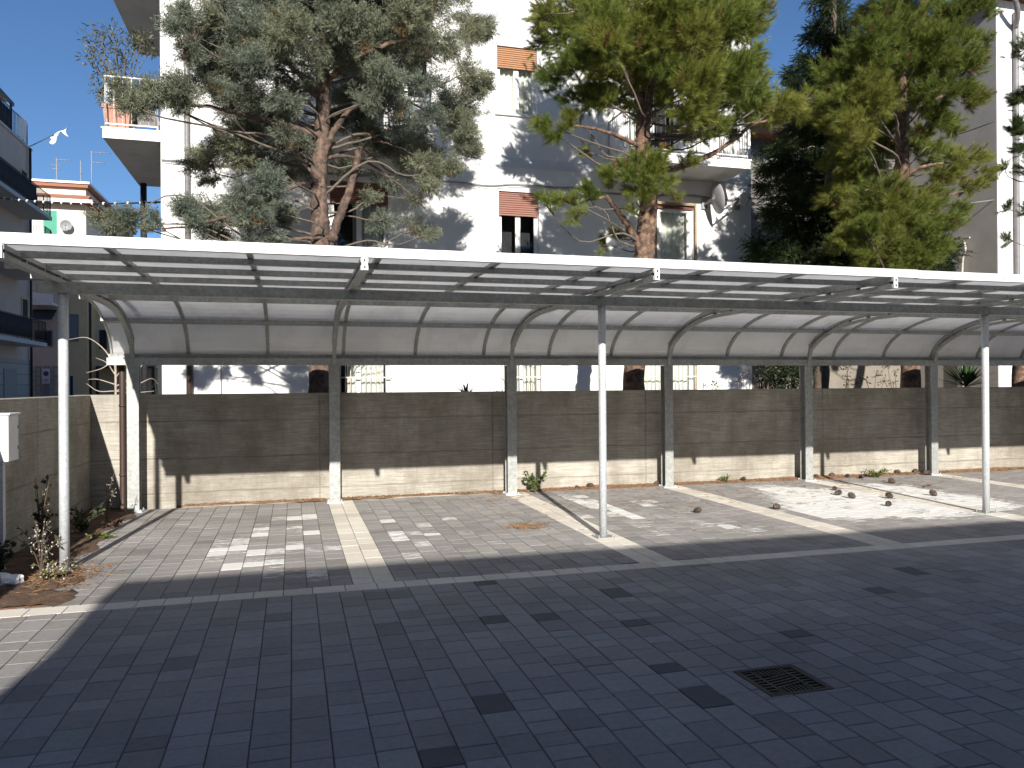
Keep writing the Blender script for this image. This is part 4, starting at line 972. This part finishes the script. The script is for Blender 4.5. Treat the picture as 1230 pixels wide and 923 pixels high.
make_tree('pine_tree', 'broad pine at the right with low tufts hiding its orange trunk, crown beside the spruce', TY,
    [(1096,480,0),(1092,400,0),(1088,310,0),(1083,230,0),(1084,150,0),(1080,80,0),(1078,20,.05),(1082,-60,.1),(1085,-160,.1),(1088,-220,.1)],
    [.18,.165,.15,.14,.12,.10,.085,.06,.04,.02],
    [(1055,20,42),(1110,10,46),(1160,25,36),(1182,55,22),(1150,80,38),(1105,75,36),(1050,75,44),(1010,100,34),(1065,125,42),(1115,120,36),(1160,115,26),(1020,145,34),
     (1095,165,28),(1140,150,22),(1060,180,34),(1120,185,24,.6),(1015,185,30),(1155,190,24,-.5),(1182,198,15,-.5,.8),(1130,205,24,-.5),(1060,235,34),(1110,235,26,-.6),(1165,225,16,-.5,.8),
     (1030,220,30),(1075,270,36,-.6),(1120,265,32,-.5),(1035,262,30),(1150,260,18,-.5,.8),(1180,215,12,-.5,.7),(1050,300,32,-.5),(1100,300,32,-.6),(1010,290,26),(1135,295,20,-.3,.8),(985,130,22),(1000,240,24),(1070,320,30,-.5),
     (1050,-50,50),(1120,-60,55),(1170,-30,36),(1085,-130,55),(1090,-190,40)],
    'pine', 'bark_pine',
    [([(1086,215,0),(1060,222,-.2),(1030,232,-.3)], .04, .01), ([(1085,215,0),(1110,200,-.3),(1150,195,-.4)], .05, .012), ([(1082,140,0),(1120,120,.1),(1160,110,.1)], .045, .012),
     ([(1087,285,0),(1060,282,-.4),(1010,290,-.5)], .03, .008), ([(1086,250,0),(1120,240,-.4),(1170,226,-.5)], .035, .008)],
    98, [(.118, .155, .032), (.215, .220, .046)], 1.3,
    front=[(1080,30,40,-1.1),(1100,75,34,-1.1),(1060,120,30,-1.0),(1115,150,24,-.8),(1120,60,36,-1.3),(1055,55,36,-1.3),(1130,105,34,-1.2),(1045,110,34,-1.2),(1085,265,30,-1.0),(1100,290,30,-1.1),(1060,290,30,-1.1),(1090,310,30,-1.0),(1120,300,26,-1.1),(1075,245,22,-.9),(1040,280,26,-1.1),(1105,250,22,-.9),(1030,160,30,-1.1),(1010,125,28,-1.0)])
make_tree('pine_tree', 'pine cut off by the right edge, dark branch tips reaching over the white front', 12.6,
    [(1222,480,0),(1232,400,0),(1262,300,0),(1276,200,0),(1282,100,0),(1285,0,0),(1290,-150,0)], [.16,.15,.14,.125,.11,.09,.03],
    [(1225,120,20),(1216,150,14),(1238,170,26),(1205,200,9,0,.8),(1232,252,12,0,.8),(1206,252,9,0,.8),(1212,288,9,0,.8),(1250,60,34),(1270,120,40),(1260,200,36),(1275,-20,50),(1300,60,50),(1310,180,45),(1290,250,35),(1300,-80,45)],
    'pine', 'bark_pine', [], 110, [(.06, .09, .03), (.09, .11, .035)], .9)
make_tree('spruce_tree', 'dark green spruce with drooping shoots standing left of the broad pine', 15.0,
    [(983,480,0),(990,380,0),(995,280,0),(998,180,0),(1000,80,0),(1002,0,0),(1004,-60,0)], [.17,.15,.13,.10,.075,.05,.02],
    [(1002,-30,20),(1000,0,24),(1003,28,30),(985,45,22),(968,78,18),(1010,60,34),(985,90,32),(1025,95,36),(950,92,12),(965,112,24),(1000,125,40),(1040,140,40),(960,150,26),(985,165,40),(940,178,20),(1020,190,44),
     (955,200,34),(925,205,16),(990,215,44),(920,228,13),(950,240,34),(1000,255,46),(930,262,20),(1050,255,44),(965,280,38),(915,300,22),(1020,300,46),(940,312,30),(985,325,42),(1130,300,26),(1120,318,26),(1060,320,40),(915,330,22)],
    'spruce', 'dry_stem', [], 190, [(.032, .050, .022), (.055, .075, .028)], 1.2)

# loose leaf plants --------------------------------------------------------------
def leafy(name, label, base, h, spread, n_st, n_lf, lf, col, cat='plant', group=None, stem='dry_stem', seeds=0, droop=0.0, parent_label=None, seedmat='seed'):
    root = empty(name, tuple(base), label, cat, group)
    st = MB(); P, D = [], []; sd = st
    for i in range(n_st):
        st.cur = 0; a = random.uniform(0, 2*math.pi); q = random.uniform(.2, 1)*spread; hh = h*random.uniform(.55, 1)
        tip = np.array(base) + np.array((math.cos(a)*q, math.sin(a)*q, hh)); mid = np.array(base) + np.array((math.cos(a)*q*.35, math.sin(a)*q*.35, hh*.6))
        pp = smoothpath([base, mid, tip], 5); st.tube(pp, lerp_list([.005*(1+h), .0025], len(pp)), 5, False)
        st.cur = 0
        for j in range(n_lf):
            k = random.uniform(.2, 1); p = np.array(pp[int(k*(len(pp)-1))]); P.append(p); D.append(unit(rng.normal(size=3) + np.array((math.cos(a), math.sin(a), .4-droop))))
        st.cur = 1
        for j in range(seeds):
            k = random.uniform(.5, 1); p0 = np.array(pp[int(k*(len(pp)-1))]); p = p0 + rng.normal(0, .022, 3); st.tube([p0, p], [.0012, .001], 3, False); sd.sphere(p, random.uniform(.004, .008), 6, 4)
    st.build('stem', [M[stem], M[seedmat]], root)
    if n_lf:
        P, D = np.array(P), np.array(D); n = len(P); l = lf*rng.uniform(.6, 1.3, (n, 1)); sdv = unit(np.cross(D, rng.normal(size=(n, 3))))*l*.28
        V = np.stack([P, P+D*l*.45+sdv, P+D*l, P+D*l*.45-sdv], 1).reshape(-1, 3)
        C = np.repeat(np.array(col)*rng.uniform(.65, 1.35, (n, 1)), 4, 0)
        soup('leaves', V, 4, M['leaf'], C, root)
    return root
def G3(u, v): p = gnd(u, v); return np.array((p[0], p[1], .0))
leafy('weed', 'bushy green weed growing by the wall right of the third post', G3(643, 592), .34, .2, 16, 22, .05, (.10, .15, .045))
leafy('weed', 'low spreading green weed at the wall beside the pine cones', G3(1052, 574), .16, .3, 20, 16, .04, (.15, .18, .05))
leafy('weed', 'tiny green weed in the needle litter left of the fifth post', G3(871, 580), .13, .12, 9, 8, .04, (.13, .18, .05))
leafy('weed', 'small green sprig at the wall foot just right of the front middle pole', G3(733, 584), .09, .07, 6, 8, .03, (.12, .17, .05))
leafy('weed', 'flat yellow-green weed lying on the paving edge in the striped pole shadows', G3(122, 648), .06, .16, 14, 10, .035, (.17, .22, .05))
leafy('weed', 'dry twiggy weed with pale seed heads in the shaded corner by the brown pipe', G3(128, 630), .60, .14, 5, 2, .03, (.12, .10, .06), seeds=7)
leafy('weed', 'tall dry weed with curled brown leaves against the side wall', np.array((-2.28, 8.2, .02)), .85, .2, 7, 12, .07, (.07, .055, .035), seeds=2)
leafy('weed', 'tangled dry weed with white seed heads around the foot of the left pole', np.array((-2.1, 7.55, .02)), .5, .28, 14, 5, .05, (.09, .085, .05), seeds=6)
leafy('weed', 'dark leafy weed beside the white bag at the side wall', np.array((-2.36, 7.35, .02)), .32, .16, 10, 14, .06, (.05, .065, .035))
leafy('weed', 'yellowing weed sprawling over the needles in front of the left pole', np.array((-1.93, 7.2, .01)), .14, .24, 16, 8, .04, (.22, .20, .07), seeds=4)
leafy('weed', 'dark low weed trailing along the side wall foot behind the left pole', np.array((-2.22, 9.4, .02)), .3, .3, 14, 14, .05, (.055, .075, .035))
leafy('weed', 'reddish creeping weed on the paving edge near the first rear post', G3(137, 634), .1, .2, 10, 8, .04, (.16, .09, .06))

def rosette(name, label, base, n, L, wd, col, up=.5):
    root = empty(name, tuple(base), label, 'plant'); V = []; C = []
    for i in range(n):
        a = random.uniform(0, 2*math.pi); e = math.radians(random.uniform(5, 88)); l = L*random.uniform(.75, 1.1)
        d = np.array((math.cos(a)*math.cos(e), math.sin(a)*math.cos(e), math.sin(e))); sd = unit(np.cross(d, (0, 0, 1.0)))*wd; b0 = np.array(base)
        m_ = b0+d*l*.5; tip = b0+d*l+np.array((0, 0, -.06*l*(1-math.sin(e)))); k = np.cross(sd, d)*.35
        V += [b0-sd*.6, m_-sd+k, tip, m_, b0+sd*.6, m_, tip, m_+sd+k]; cc = np.array(col)*random.uniform(.6, 1.5)*(np.array((1.5, 1.35, .8)) if random.random() < .2 else 1); C += [cc]*8
    soup('leaves', np.array(V), 4, M['leaf'], np.array(C), root)
    b = MB(); b.tube([(base[0], base[1], .5), tuple(base)], .09, 10); b.build('stem', M['bark_pine'], root)
p = at(1160, 466, 12.2); rosette('yucca_plant', 'spiky green yucca rising over the wall behind the right pole', (p[0], 12.2, p[2]+.02), 90, .62, .02, (.045, .085, .03))
p = at(560, 478, 11.9); rosette('agave_plant', 'short dark agave tips poking above the wall before the white house', (p[0], 11.9, 1.42), 34, .27, .016, (.05, .075, .05))
p = at(596, 478, 11.9); rosette('agave_plant', 'few thin agave tips above the wall beside the third post', (p[0], 11.9, 1.38), 16, .22, .012, (.05, .075, .05))
def bare_shrub():
    B = at(138, 480, 13.2); root = empty('bare_shrub', (B[0], 13.2, .5), 'leafless shrub with pale arching twigs behind the corner of the wall', 'shrub')
    b = MB(); b.tube(smoothpath([(B[0], 13.2, .5), at(139, 460, 13.2), at(138, 430, 13.2), at(137, 405, 13.2)]), .018, 6); b.build('stem', M['bare'], root)
    b = MB()
    for pts in ([(138,440),(125,420),(105,406),(83,408)], [(138,462),(118,456),(106,456)], [(138,455),(150,440),(170,420),(190,408)], [(138,465),(160,452),(180,425),(186,412)], [(138,470),(165,462),(182,455),(190,462)],
                [(137,470),(118,470),(104,461)], [(138,430),(124,442),(104,448)], [(138,425),(150,415),(160,400)], [(138,470),(160,472),(185,470)], [(138,450),(128,436),(115,430)], [(150,440),(170,436),(192,430)]):
        d = rng.uniform(-.3, .3); pp = smoothpath([at(u, v, 13.2+d*i/2) for i, (u, v) in enumerate(pts)], 5); b.tube(pp, lerp_list([.011, .004], len(pp)), 5, False)
    b.build('twigs', M['bare'], root)
    P = np.array([at(*q, 13.2) for q in ((186,462),(190,458),(182,464),(188,466))]); V, C = cypress_sprays(P, rng.normal(size=(4, 3)), np.tile((.06, .06, .05), (4, 1)), .08, 6, 2); soup('dead_leaves', V, 4, M['leaf'], C, root)
bare_shrub()
def bush(name, label, blobs, Y, dens, col, lf=.07, cat='shrub', spread=.3):
    B = at(blobs[0][0], blobs[0][1], Y); root = empty(name, (B[0], Y, .5), label, cat); px = Y*1.05/F_PX; Ps, Ds = [], []; b = MB()
    for u, v, r in blobs:
        c_ = at(u, v, Y+rng.uniform(-spread, spread)); p, d = blob_points(c_, r*px, int(dens*(r*px)**2*100)+8); Ps.append(p); Ds.append(unit(d+rng.normal(0, .5, p.shape)))
        b.tube(smoothpath([(B[0], Y, .5), (np.array((B[0], Y, .5))+c_)/2+rng.normal(0, .05, 3), c_]), [.02, .02, .018, .016, .014, .012, .01, .01, .008, .008, .006, .005, .004], 5, False)
        for q in p[:10]: b.tube([c_, q], [.006, .003], 4, False)
    P, D = np.concatenate(Ps), np.concatenate(Ds); n = len(P); l = lf*rng.uniform(.6, 1.3, (n, 1)); sdv = unit(np.cross(D, rng.normal(size=(n, 3))))*l*.3
    V = np.stack([P, P+D*l*.45+sdv, P+D*l, P+D*l*.45-sdv], 1).reshape(-1, 3); C = np.repeat(np.array(col)*rng.uniform(.6, 1.4, (n, 1)), 4, 0)
    soup('leaves', V, 4, M['leaf'], C, root); b.build('branches', M['dry_stem'], root); return root
bush('shrub', 'dense dark hedge bush above the wall left of the fifth rear post', [(930,450,16),(945,455,18),(955,445,14),(920,458,10),(965,458,14),(940,440,12),(920,446,13),(950,450,16),(935,455,16),(968,446,12),(925,440,12),(958,462,12),(930,465,14)], 13.0, 45, (.024, .036, .018), .06)
bush('shrub', 'small sparse sapling against the white house corner over the wall', [(893,448,8),(902,440,9),(905,455,8),(888,458,6)], 13.2, 2.5, (.05, .055, .03), .05)
bush('shrub', 'low thin dry shrub in front of the beige plinth above the wall', [(1040,456,9),(1052,452,10),(1062,458,9),(1030,460,7)], 13.6, 2.2, (.10, .085, .05), .05)
bush('shrub', 'dark ivy-wrapped stem left of the dry shrub above the wall', [(1017,442,6),(1017,452,6),(1018,462,7)], 13.2, 14, (.025, .035, .018), .05, spread=.05)
bush('shrub', 'leafy dark shrub between the brown pine trunk and the dry shrub', [(1075,447,7),(1073,460,6),(1098,455,6),(1066,440,5)], 13.2, 4, (.04, .05, .03), .05)
bush('ivy', 'dark climbing ivy under the grey balcony left of the spruce', [(915,310,18),(930,325,16),(910,335,16),(912,280,10),(945,330,18),(920,300,14)], 18.5, 5, (.02, .03, .014), .08, 'climber')
bush('shrub', 'small leafy tuft at the white wall foot right of the fourth post', [(845,463,6),(856,458,6),(862,465,6)], 13.6, 3, (.05, .06, .035), .05)

# ------------------------------------------------------------------ objects on the balconies and walls
def balcony_things():
    z = 6.32+.206
    x = at(143, 140, 16.6)[0]
    r = empty('potted_tree', (x, 16.6, z), 'olive-like tree in a square terracotta pot on the left corner balcony', 'potted plant')
    b = MB()
    for (s0, s1, z0, z1) in ((.20, .24, 0, .42), (.26, .26, .42, .50)):
        b.add([(x-s0, 16.6-s0, z+z0), (x+s0, 16.6-s0, z+z0), (x+s0, 16.6+s0, z+z0), (x-s0, 16.6+s0, z+z0), (x-s1, 16.6-s1, z+z1), (x+s1, 16.6-s1, z+z1), (x+s1, 16.6+s1, z+z1), (x-s1, 16.6+s1, z+z1)], [(0,3,2,1),(4,5,6,7),(0,1,5,4),(1,2,6,5),(2,3,7,6),(3,0,4,7)])
    b.build('pot', M['terracotta'], r)
    st = MB(); P, D = [], []
    for (u, v, rr) in ((112,50,12),(120,42,12),(135,40,12),(140,60,16),(125,65,14),(108,70,9),(150,55,12),(152,75,14),(135,85,14),(120,90,9),(165,52,6,),(172,45,7),(180,60,6),(145,100,12),(118,108,6),(150,115,10),(128,120,6)):
        c_ = at(u, v, 16.6+rng.uniform(-.25, .25)); px = 16.6*1.07/F_PX
        st.tube(smoothpath([(x, 16.6, z+.45), ((x+c_[0])/2+.02, 16.6, (z+.5+c_[2])/2), c_]), lerp_list([.02, .006], 13), 5, False)
        p, d = blob_points(c_, rr*px*1.15, 60); P.append(p); D.append(d)
        for q in p[:6]: st.tube([c_, q], [.005, .003], 4, False)
    st.build('stems', M['twig'], r); P, D = np.concatenate(P), np.concatenate(D); n = len(P); D = unit(D+rng.normal(0, .6, D.shape)); l = .11*rng.uniform(.6, 1.3, (n, 1)); sd = unit(np.cross(D, rng.normal(size=(n, 3))))*.014
    soup('leaves', np.stack([P, P+D*l*.5+sd, P+D*l, P+D*l*.5-sd], 1).reshape(-1, 3), 4, M['leaf'], np.repeat(np.array((.11, .115, .06))*rng.uniform(.6, 1.5, (n, 1)), 4, 0), r)
    # chair seen from behind
    x = at(174, 145, 16.75)[0]; y = 16.75
    c_ = empty('chair', (x, y, z), 'white framed chair with a dark seat back on the left corner balcony', 'chair')
    b = MB(); w_ = .23
    b.tube(smoothpath([(x-w_, y, z), (x-w_, y, z+.40), (x-w_+.02, y-.01, z+.50), (x-w_+.08, y-.02, z+.54), (x+w_-.08, y-.02, z+.54), (x+w_-.02, y-.01, z+.50), (x+w_, y, z+.40), (x+w_, y, z)], 6), .022, 8)
    for dx in (-w_, w_): b.tube([(x+dx, y+.40, z), (x+dx, y+.40, z+.38), (x+dx, y, z+.38)], .02, 8)
    b.build('frame', M['white_paint'], c_); b = MB(); b.box(x-w_+.03, x+w_-.03, y-.012, y+.012, z+.24, z+.49); b.build('backrest', M['brown_pipe'], c_); b = MB(); b.box(x-w_+.02, x+w_-.02, y+.02, y+.42, z+.385, z+.41); b.build('seat', M['brown_pipe'], c_)
    # orange pots on the right balcony
    for (u, v, rr, lab) in ((797,173,.14,'round orange pot standing behind the bars of the right balcony'), (787,163,.09,'small dark red pot beside the round orange pot on the right balcony')):
        q = at(u, v, 15.35); o = empty('flower_pot', (q[0], 15.35, 6.32+.206), lab, 'pot')
        b = MB(); b.lathe([(.001, 0), (rr*.6, 0), (rr, rr*.9), (rr*1.05, rr*1.3), (rr*.9, rr*2.0), (rr*.7, rr*2.2), (rr*.62, rr*2.2), (rr*.62, rr*1.9), (.001, rr*1.9)], (q[0], 15.35, 6.526), 18); b.build('pot', M['orange'] if rr > .1 else M['terracotta'], o)
        V, C = cypress_sprays(np.array([(q[0], 15.35, 6.53+rr*2.5)]*5), rng.normal(size=(5, 3))+np.array((0, 0, 1.2)), np.tile((.06, .09, .03), (5, 1)), .22, 8, 3); soup('plant', V, 4, M['leaf'], C, o)
    # dishes
    def dish(u, v, r, face, label, mat, Yd):
        p = np.array(at(u, v, Yd)); f = unit(np.array(face)); a = unit(np.cross(f, (0, 0, 1.0))); b_ = np.cross(a, f)
        o = empty('satellite_dish', tuple(p), label, 'satellite dish'); mb = MB(); vs = []; prof = [(.02, -.16), (.4, -.135), (.75, -.06), (1.0, .02), (1.0, .05), (.75, -.02), (.4, -.095), (.02, -.12)]; n = 28
        for q, h in prof:
            for k in range(n): vs.append(p + a*math.cos(2*math.pi*k/n)*q*r*.93 + b_*math.sin(2*math.pi*k/n)*q*r + f*h*r*1.6)
        mb.add(vs, [(i*n+k, i*n+(k+1) % n, (i+1)*n+(k+1) % n, (i+1)*n+k) for i in range(7) for k in range(n)] + [tuple(range(n)), tuple(range(7*n, 8*n))], True); mb.build('reflector', M[mat], o)
        mb = MB(); mb.bar(p-b_*r*.95, p+f*r*1.25-b_*r*.35, .03); mb.tube([p+f*r*1.2-b_*r*.35, p+f*r*1.38-b_*r*.28], .04, 10); mb.build('feed_arm', M['grey_pipe'], o)
        mb = MB(); bk = p-f*.22*r; mb.bar(bk, (bk[0], FY-.05, bk[2]-.05), .045); mb.box(bk[0]-.07, bk[0]+.07, FY-.05, FY-.003, bk[2]-.15, bk[2]+.08); mb.box(p[0]-.06, p[0]+.06, p[1]+.06, p[1]+.10, p[2]-.1, p[2]+.1); mb.build('wall_bracket', M['grey_cable'], o)
    dish(861, 238, .37, (1, -.12, .2), 'grey satellite dish turned edge-on on the white wall under the right balcony', 'grey_dish', 15.75)
    dish(895, 240, .17, (-.15, -1, .12), 'small white satellite dish facing the yard at the corner of the white house', 'plastic', 15.8)
    # steel post below the corner balcony
    p = at(172, 250, 19.6); b = MB(); b.tube([(-3.3, 19.6, 0), (-3.3, 19.6, 6.318)], .07, 12); b.box(-3.42, -3.18, 19.48, 19.72, -.02, .02)
    tag(b.build('steel_post', M['iron']), 'slim dark steel post under the back of the left corner balcony', 'post')
balcony_things()
def cables():
    b = MB(); A0, A1 = np.array((-12.4, 31.0, 9.4)), np.array((X_ := -2.5, 20.2, 6.25)); pts = []
    A0 = at(-25, 234, 33); A1 = at(193, 243, 20)
    for i in range(31):
        q = i/30; p = A0*(1-q)+A1*q; p = p - np.array((0, 0, .5*4*q*(1-q)*.3)); pts.append(p)
    r = empty('cable', tuple(A1), 'black overhead cable with pale insulators crossing the sky left of the white house', 'cable')
    b.tube(pts, .022, 5); b.build('wire', M['cable'], r)
    b = MB()
    for q in np.linspace(.1, .98, 18): p = A0*(1-q)+A1*q - np.array((0, 0, .6*q*(1-q))); b.sphere(p, .045, 8, 5)
    b.build('insulators', M['plastic'], r)
    A0 = at(902, 238, 16.15); A1 = at(1197, 240, 16.3); pts = [A0*(1-q)+A1*q - np.array((0, 0, .9*q*(1-q))) for q in np.linspace(0, 1, 20)]
    b = MB(); b.tube(pts, .014, 5); tag(b.build('cable', M['grey_cable']), 'thin grey cable sagging from the white house across the spruce to the grey wall', 'cable')
    A0 = at(1195, 146, 16.1); A1 = at(1042, 185, 19.3); pts = [A0*(1-q)+A1*q - np.array((0, 0, .5*q*(1-q))) for q in np.linspace(0, 1, 14)]
    b = MB(); b.tube(pts, .014, 5); tag(b.build('cable', M['cable']), 'dark cable slanting down across the grey side wall at the right', 'cable')
cables()

# ------------------------------------------------------------------ small things in the yard
def yard():
    r = empty('utility_box', (-2.44, 7.73, 0), 'white electrical box on a thin post at the side wall', 'utility box')
    b = MB(); b.box(-2.528, -2.35, 7.58, 7.84, .965, 1.365); b.build('cabinet', M['plastic'], r, .008)
    b = MB(); b.box(-2.529, -2.335, 7.565, 7.855, 1.366, 1.382); b.build('lid', M['plastic'], r, .004)
    b = MB(); b.box(-2.3495, -2.344, 7.81, 7.83, 1.06, 1.09); b.box(-2.3495, -2.344, 7.81, 7.83, 1.24, 1.27); b.build('hinge', M['sign_grey'], r)
    b = MB(); b.box(-2.46, -2.40, 7.60, 7.66, 0, .964); b.build('post', M['galv_bright'], r)
    # drain grate
    r = empty('drain_grate', (2.535, 3.64, 0), 'square cast-iron drain grate set in the shaded paving', 'drain grate')
    x0, x1, y0, y1 = 2.350, 2.720, 3.455, 3.825; f = .028
    b = MB(); zt = -.002; zb = -.028
    b.box(x0, x1, y0, y0+f, zb, zt); b.box(x0, x1, y1-f, y1, zb, zt); b.box(x0, x0+f, y0+f, y1-f, zb, zt); b.box(x1-f, x1, y0+f, y1-f, zb, zt); b.build('frame', M['iron_grate'], r, .002)
    b = MB(); cx, cy = (x0+x1)/2, (y0+y1)/2; zt2 = -.005
    b.box(cx-.10, cx-.085, y0+f, y1-f, zb+.004, zt2); b.box(cx+.085, cx+.10, y0+f, y1-f, zb+.004, zt2)
    for k in range(9):
        yy = y0+f+.012+k*.0362
        b.box(x0+f, cx-.1001, yy, yy+.017, zb+.006, zt2-.001); b.box(cx+.1001, x1-f, yy, yy+.017, zb+.006, zt2-.001)
    for k in range(-3, 4):
        xx = cx + k*.024
        b.box(xx-.006, xx+.006, cy+.075, y1-f, zb+.006, zt2-.001); b.box(xx-.006, xx+.006, y0+f, cy-.075, zb+.006, zt2-.001)
    for k in range(5):
        yy = cy-.065+k*.030; b.bar((cx-.0845, yy-.012, -.016), (cx+.0845, yy+.024, -.016), .014, .018)
    b.build('grille', M['iron_grate'], r)
    b = MB(); b.box(x0, x1, y0, y1, -.30, -.29); b.box(x0-.002, x0, y0, y1, -.29, -.029); b.box(x1, x1+.002, y0, y1, -.29, -.029); b.box(x0, x1, y1, y1+.002, -.29, -.029); b.box(x0, x1, y0-.002, y0, -.29, -.029); b.build('pit', M['pit'], r)
    # rusty plate
    b = MB(); b.box(-2.13, -1.70, 6.385, 6.80, .004, .012)
    tag(b.build('manhole_cover', M['rust'], bevel=.002), 'rusty square cover plate in the soil by the pale paving line', 'manhole cover')
    r = empty('lamp_post', (-2.40, 5.8, 0), 'slim steel lamp post at the side wall, just outside the frame', 'lamp post')
    b = MB(); b.tube([(-2.40, 5.8, z) for z in (0, 1.5, 3, 4.6)], .036, 14); b.build('pole', M['galv_bright'], r)
    b = MB(); b.tube(smoothpath([(-2.40, 5.8, 4.6), (-2.36, 5.8, 4.75), (-2.1, 5.8, 4.8)], 5), .022, 10); b.build('arm', M['galv_bright'], r)
    b = MB(); b.box(-2.12, -1.78, 5.73, 5.87, 4.77, 4.83); b.build('lamp_head', M['sign_grey'], r, .01)
    # crumpled bag
    b = MB(); b.sphere((-2.26, 7.12, .05), .1, 18, 12, (1.35, 1.0, .55)); o = b.build('plastic_bag', M['cloth'])
    for v in o.data.vertices:
        n_ = math.sin(v.co.x*61)+math.sin(v.co.y*73+1)+math.sin(v.co.z*90+v.co.x*50); v.co += Vector((v.co.x+2.26, v.co.y-7.12, v.co.z-.05))*(.11*n_)+Vector((random.uniform(-.006, .006), random.uniform(-.006, .006), random.uniform(-.006, .006)))
    tag(o, 'crumpled white plastic bag lying in the shaded weeds by the side wall', 'bag')
    for p in o.data.polygons: p.use_smooth = False
    # pine cones
    def cone_mesh():
        b = MB(); b.lathe([(.001, -.045), (.022, -.035), (.030, -.01), (.026, .02), (.012, .045), (.001, .052)], (0, 0, 0), 10)
        for i in range(60):
            q = i/60; a = i*2.39996; h = -.042+.09*q; rr = .034*math.sin(math.pi*(.12+.80*(1-q)))**.7
            d = np.array((math.cos(a), math.sin(a), .55)); d /= np.linalg.norm(d); tn = np.array((-math.sin(a), math.cos(a), 0)); p0 = np.array((math.cos(a)*rr*.55, math.sin(a)*rr*.55, h)); p1 = p0+d*(.010+rr*.45)
            up_ = np.cross(d, tn); b.add([p0-tn*.004, p0+tn*.004, p1+tn*.0085, p1-tn*.0085, p1+up_*.006+d*.003], [(0,1,2,3), (3,2,4), (0,3,4), (1,4,2), (0,4,1)])
        return b
    spots = [(839,616,1.0,'pine cone lying alone on grey pavers right of the middle pole, nearest the shade'), (932,612,1.05,'pale pine cone on the cream stripe behind the middle bay'),
             (1003,589,.8,'small pine cone at the back of a loose row on the whitened pavers'), (1006,595,1.05,'large pine cone just in front of a smaller one on the whitened pavers'), (1024,599,1.1,'dark pine cone on whitened pavers right of the touching pair'),
             (1067,608,.95,'pine cone nearest the shade among those on the whitened pavers'), (1069,599,1.1,'upright pine cone directly behind the one nearest the shade on white pavers'), (1122,596,1.1,'pine cone close to the thin pole shadow near the right pole'),
             (1072,581,1.15,'big dark pine cone beside the low spreading weed'), (884,577,.9,'pine cone in the needle litter right of the tiny weed'), (963,575,1.2,'greyish pine cone leaning on the foot of the fifth rear post'), (981,575,.9,'pine cone at the wall just right of the fifth rear post'), (988,572,1.0,'pine cone touching the wall where the pole shadow climbs it'),
             (1018,574,.8,'small half-buried pine cone in litter left of the low spreading weed'), (1034,575,.9,'pine cone at the left edge of the low spreading weed'), (1077,570,1.1,'dark pine cone in the litter right of the low spreading weed'), (1097,569,1.0,'pine cone in the litter left of the sixth rear post'), (1113,571,1.3,'grey lumpy pine cone at the foot of the sixth rear post'),
             (698,583,1.1,'pine cone in the drifted needles right of the bushy weed'), (685,585,.7,'little pine cone in drifted needles next to the bushy weed'), (776,580,.9,'pine cone by the wall left of the fourth rear post')]
    first = None
    for u, v, s_, lab in spots:
        p = gnd(u, v)
        if first is None:
            first = cone_mesh().build('pine_cone', M['cone']); o = first
        else: o = first.copy(); COL.objects.link(o)
        o.location = (p[0], min(p[1], 11.13), 0.033*s_ + (.012 if p[1] > 11.0 else .0)); o.scale = (s_*.98,)*3
        o.rotation_euler = (random.uniform(60, 115)*math.pi/180, random.uniform(-.4, .4), random.uniform(0, 6.28)); tag(o, lab, 'pine cone', 'pine cones fallen on the parking bays')
    p, q = gnd(1110, 586), gnd(1118, 584); b = MB(); b.tube([(p[0], p[1], .012), ((p[0]+q[0])/2, (p[1]+q[1])/2, .03), (q[0], q[1], .015)], .012, 6, True, .2); tag(b.build('twig', M['dry_stem']), 'short dark twig on whitened pavers beyond the right pole shadow', 'twig')
yard()
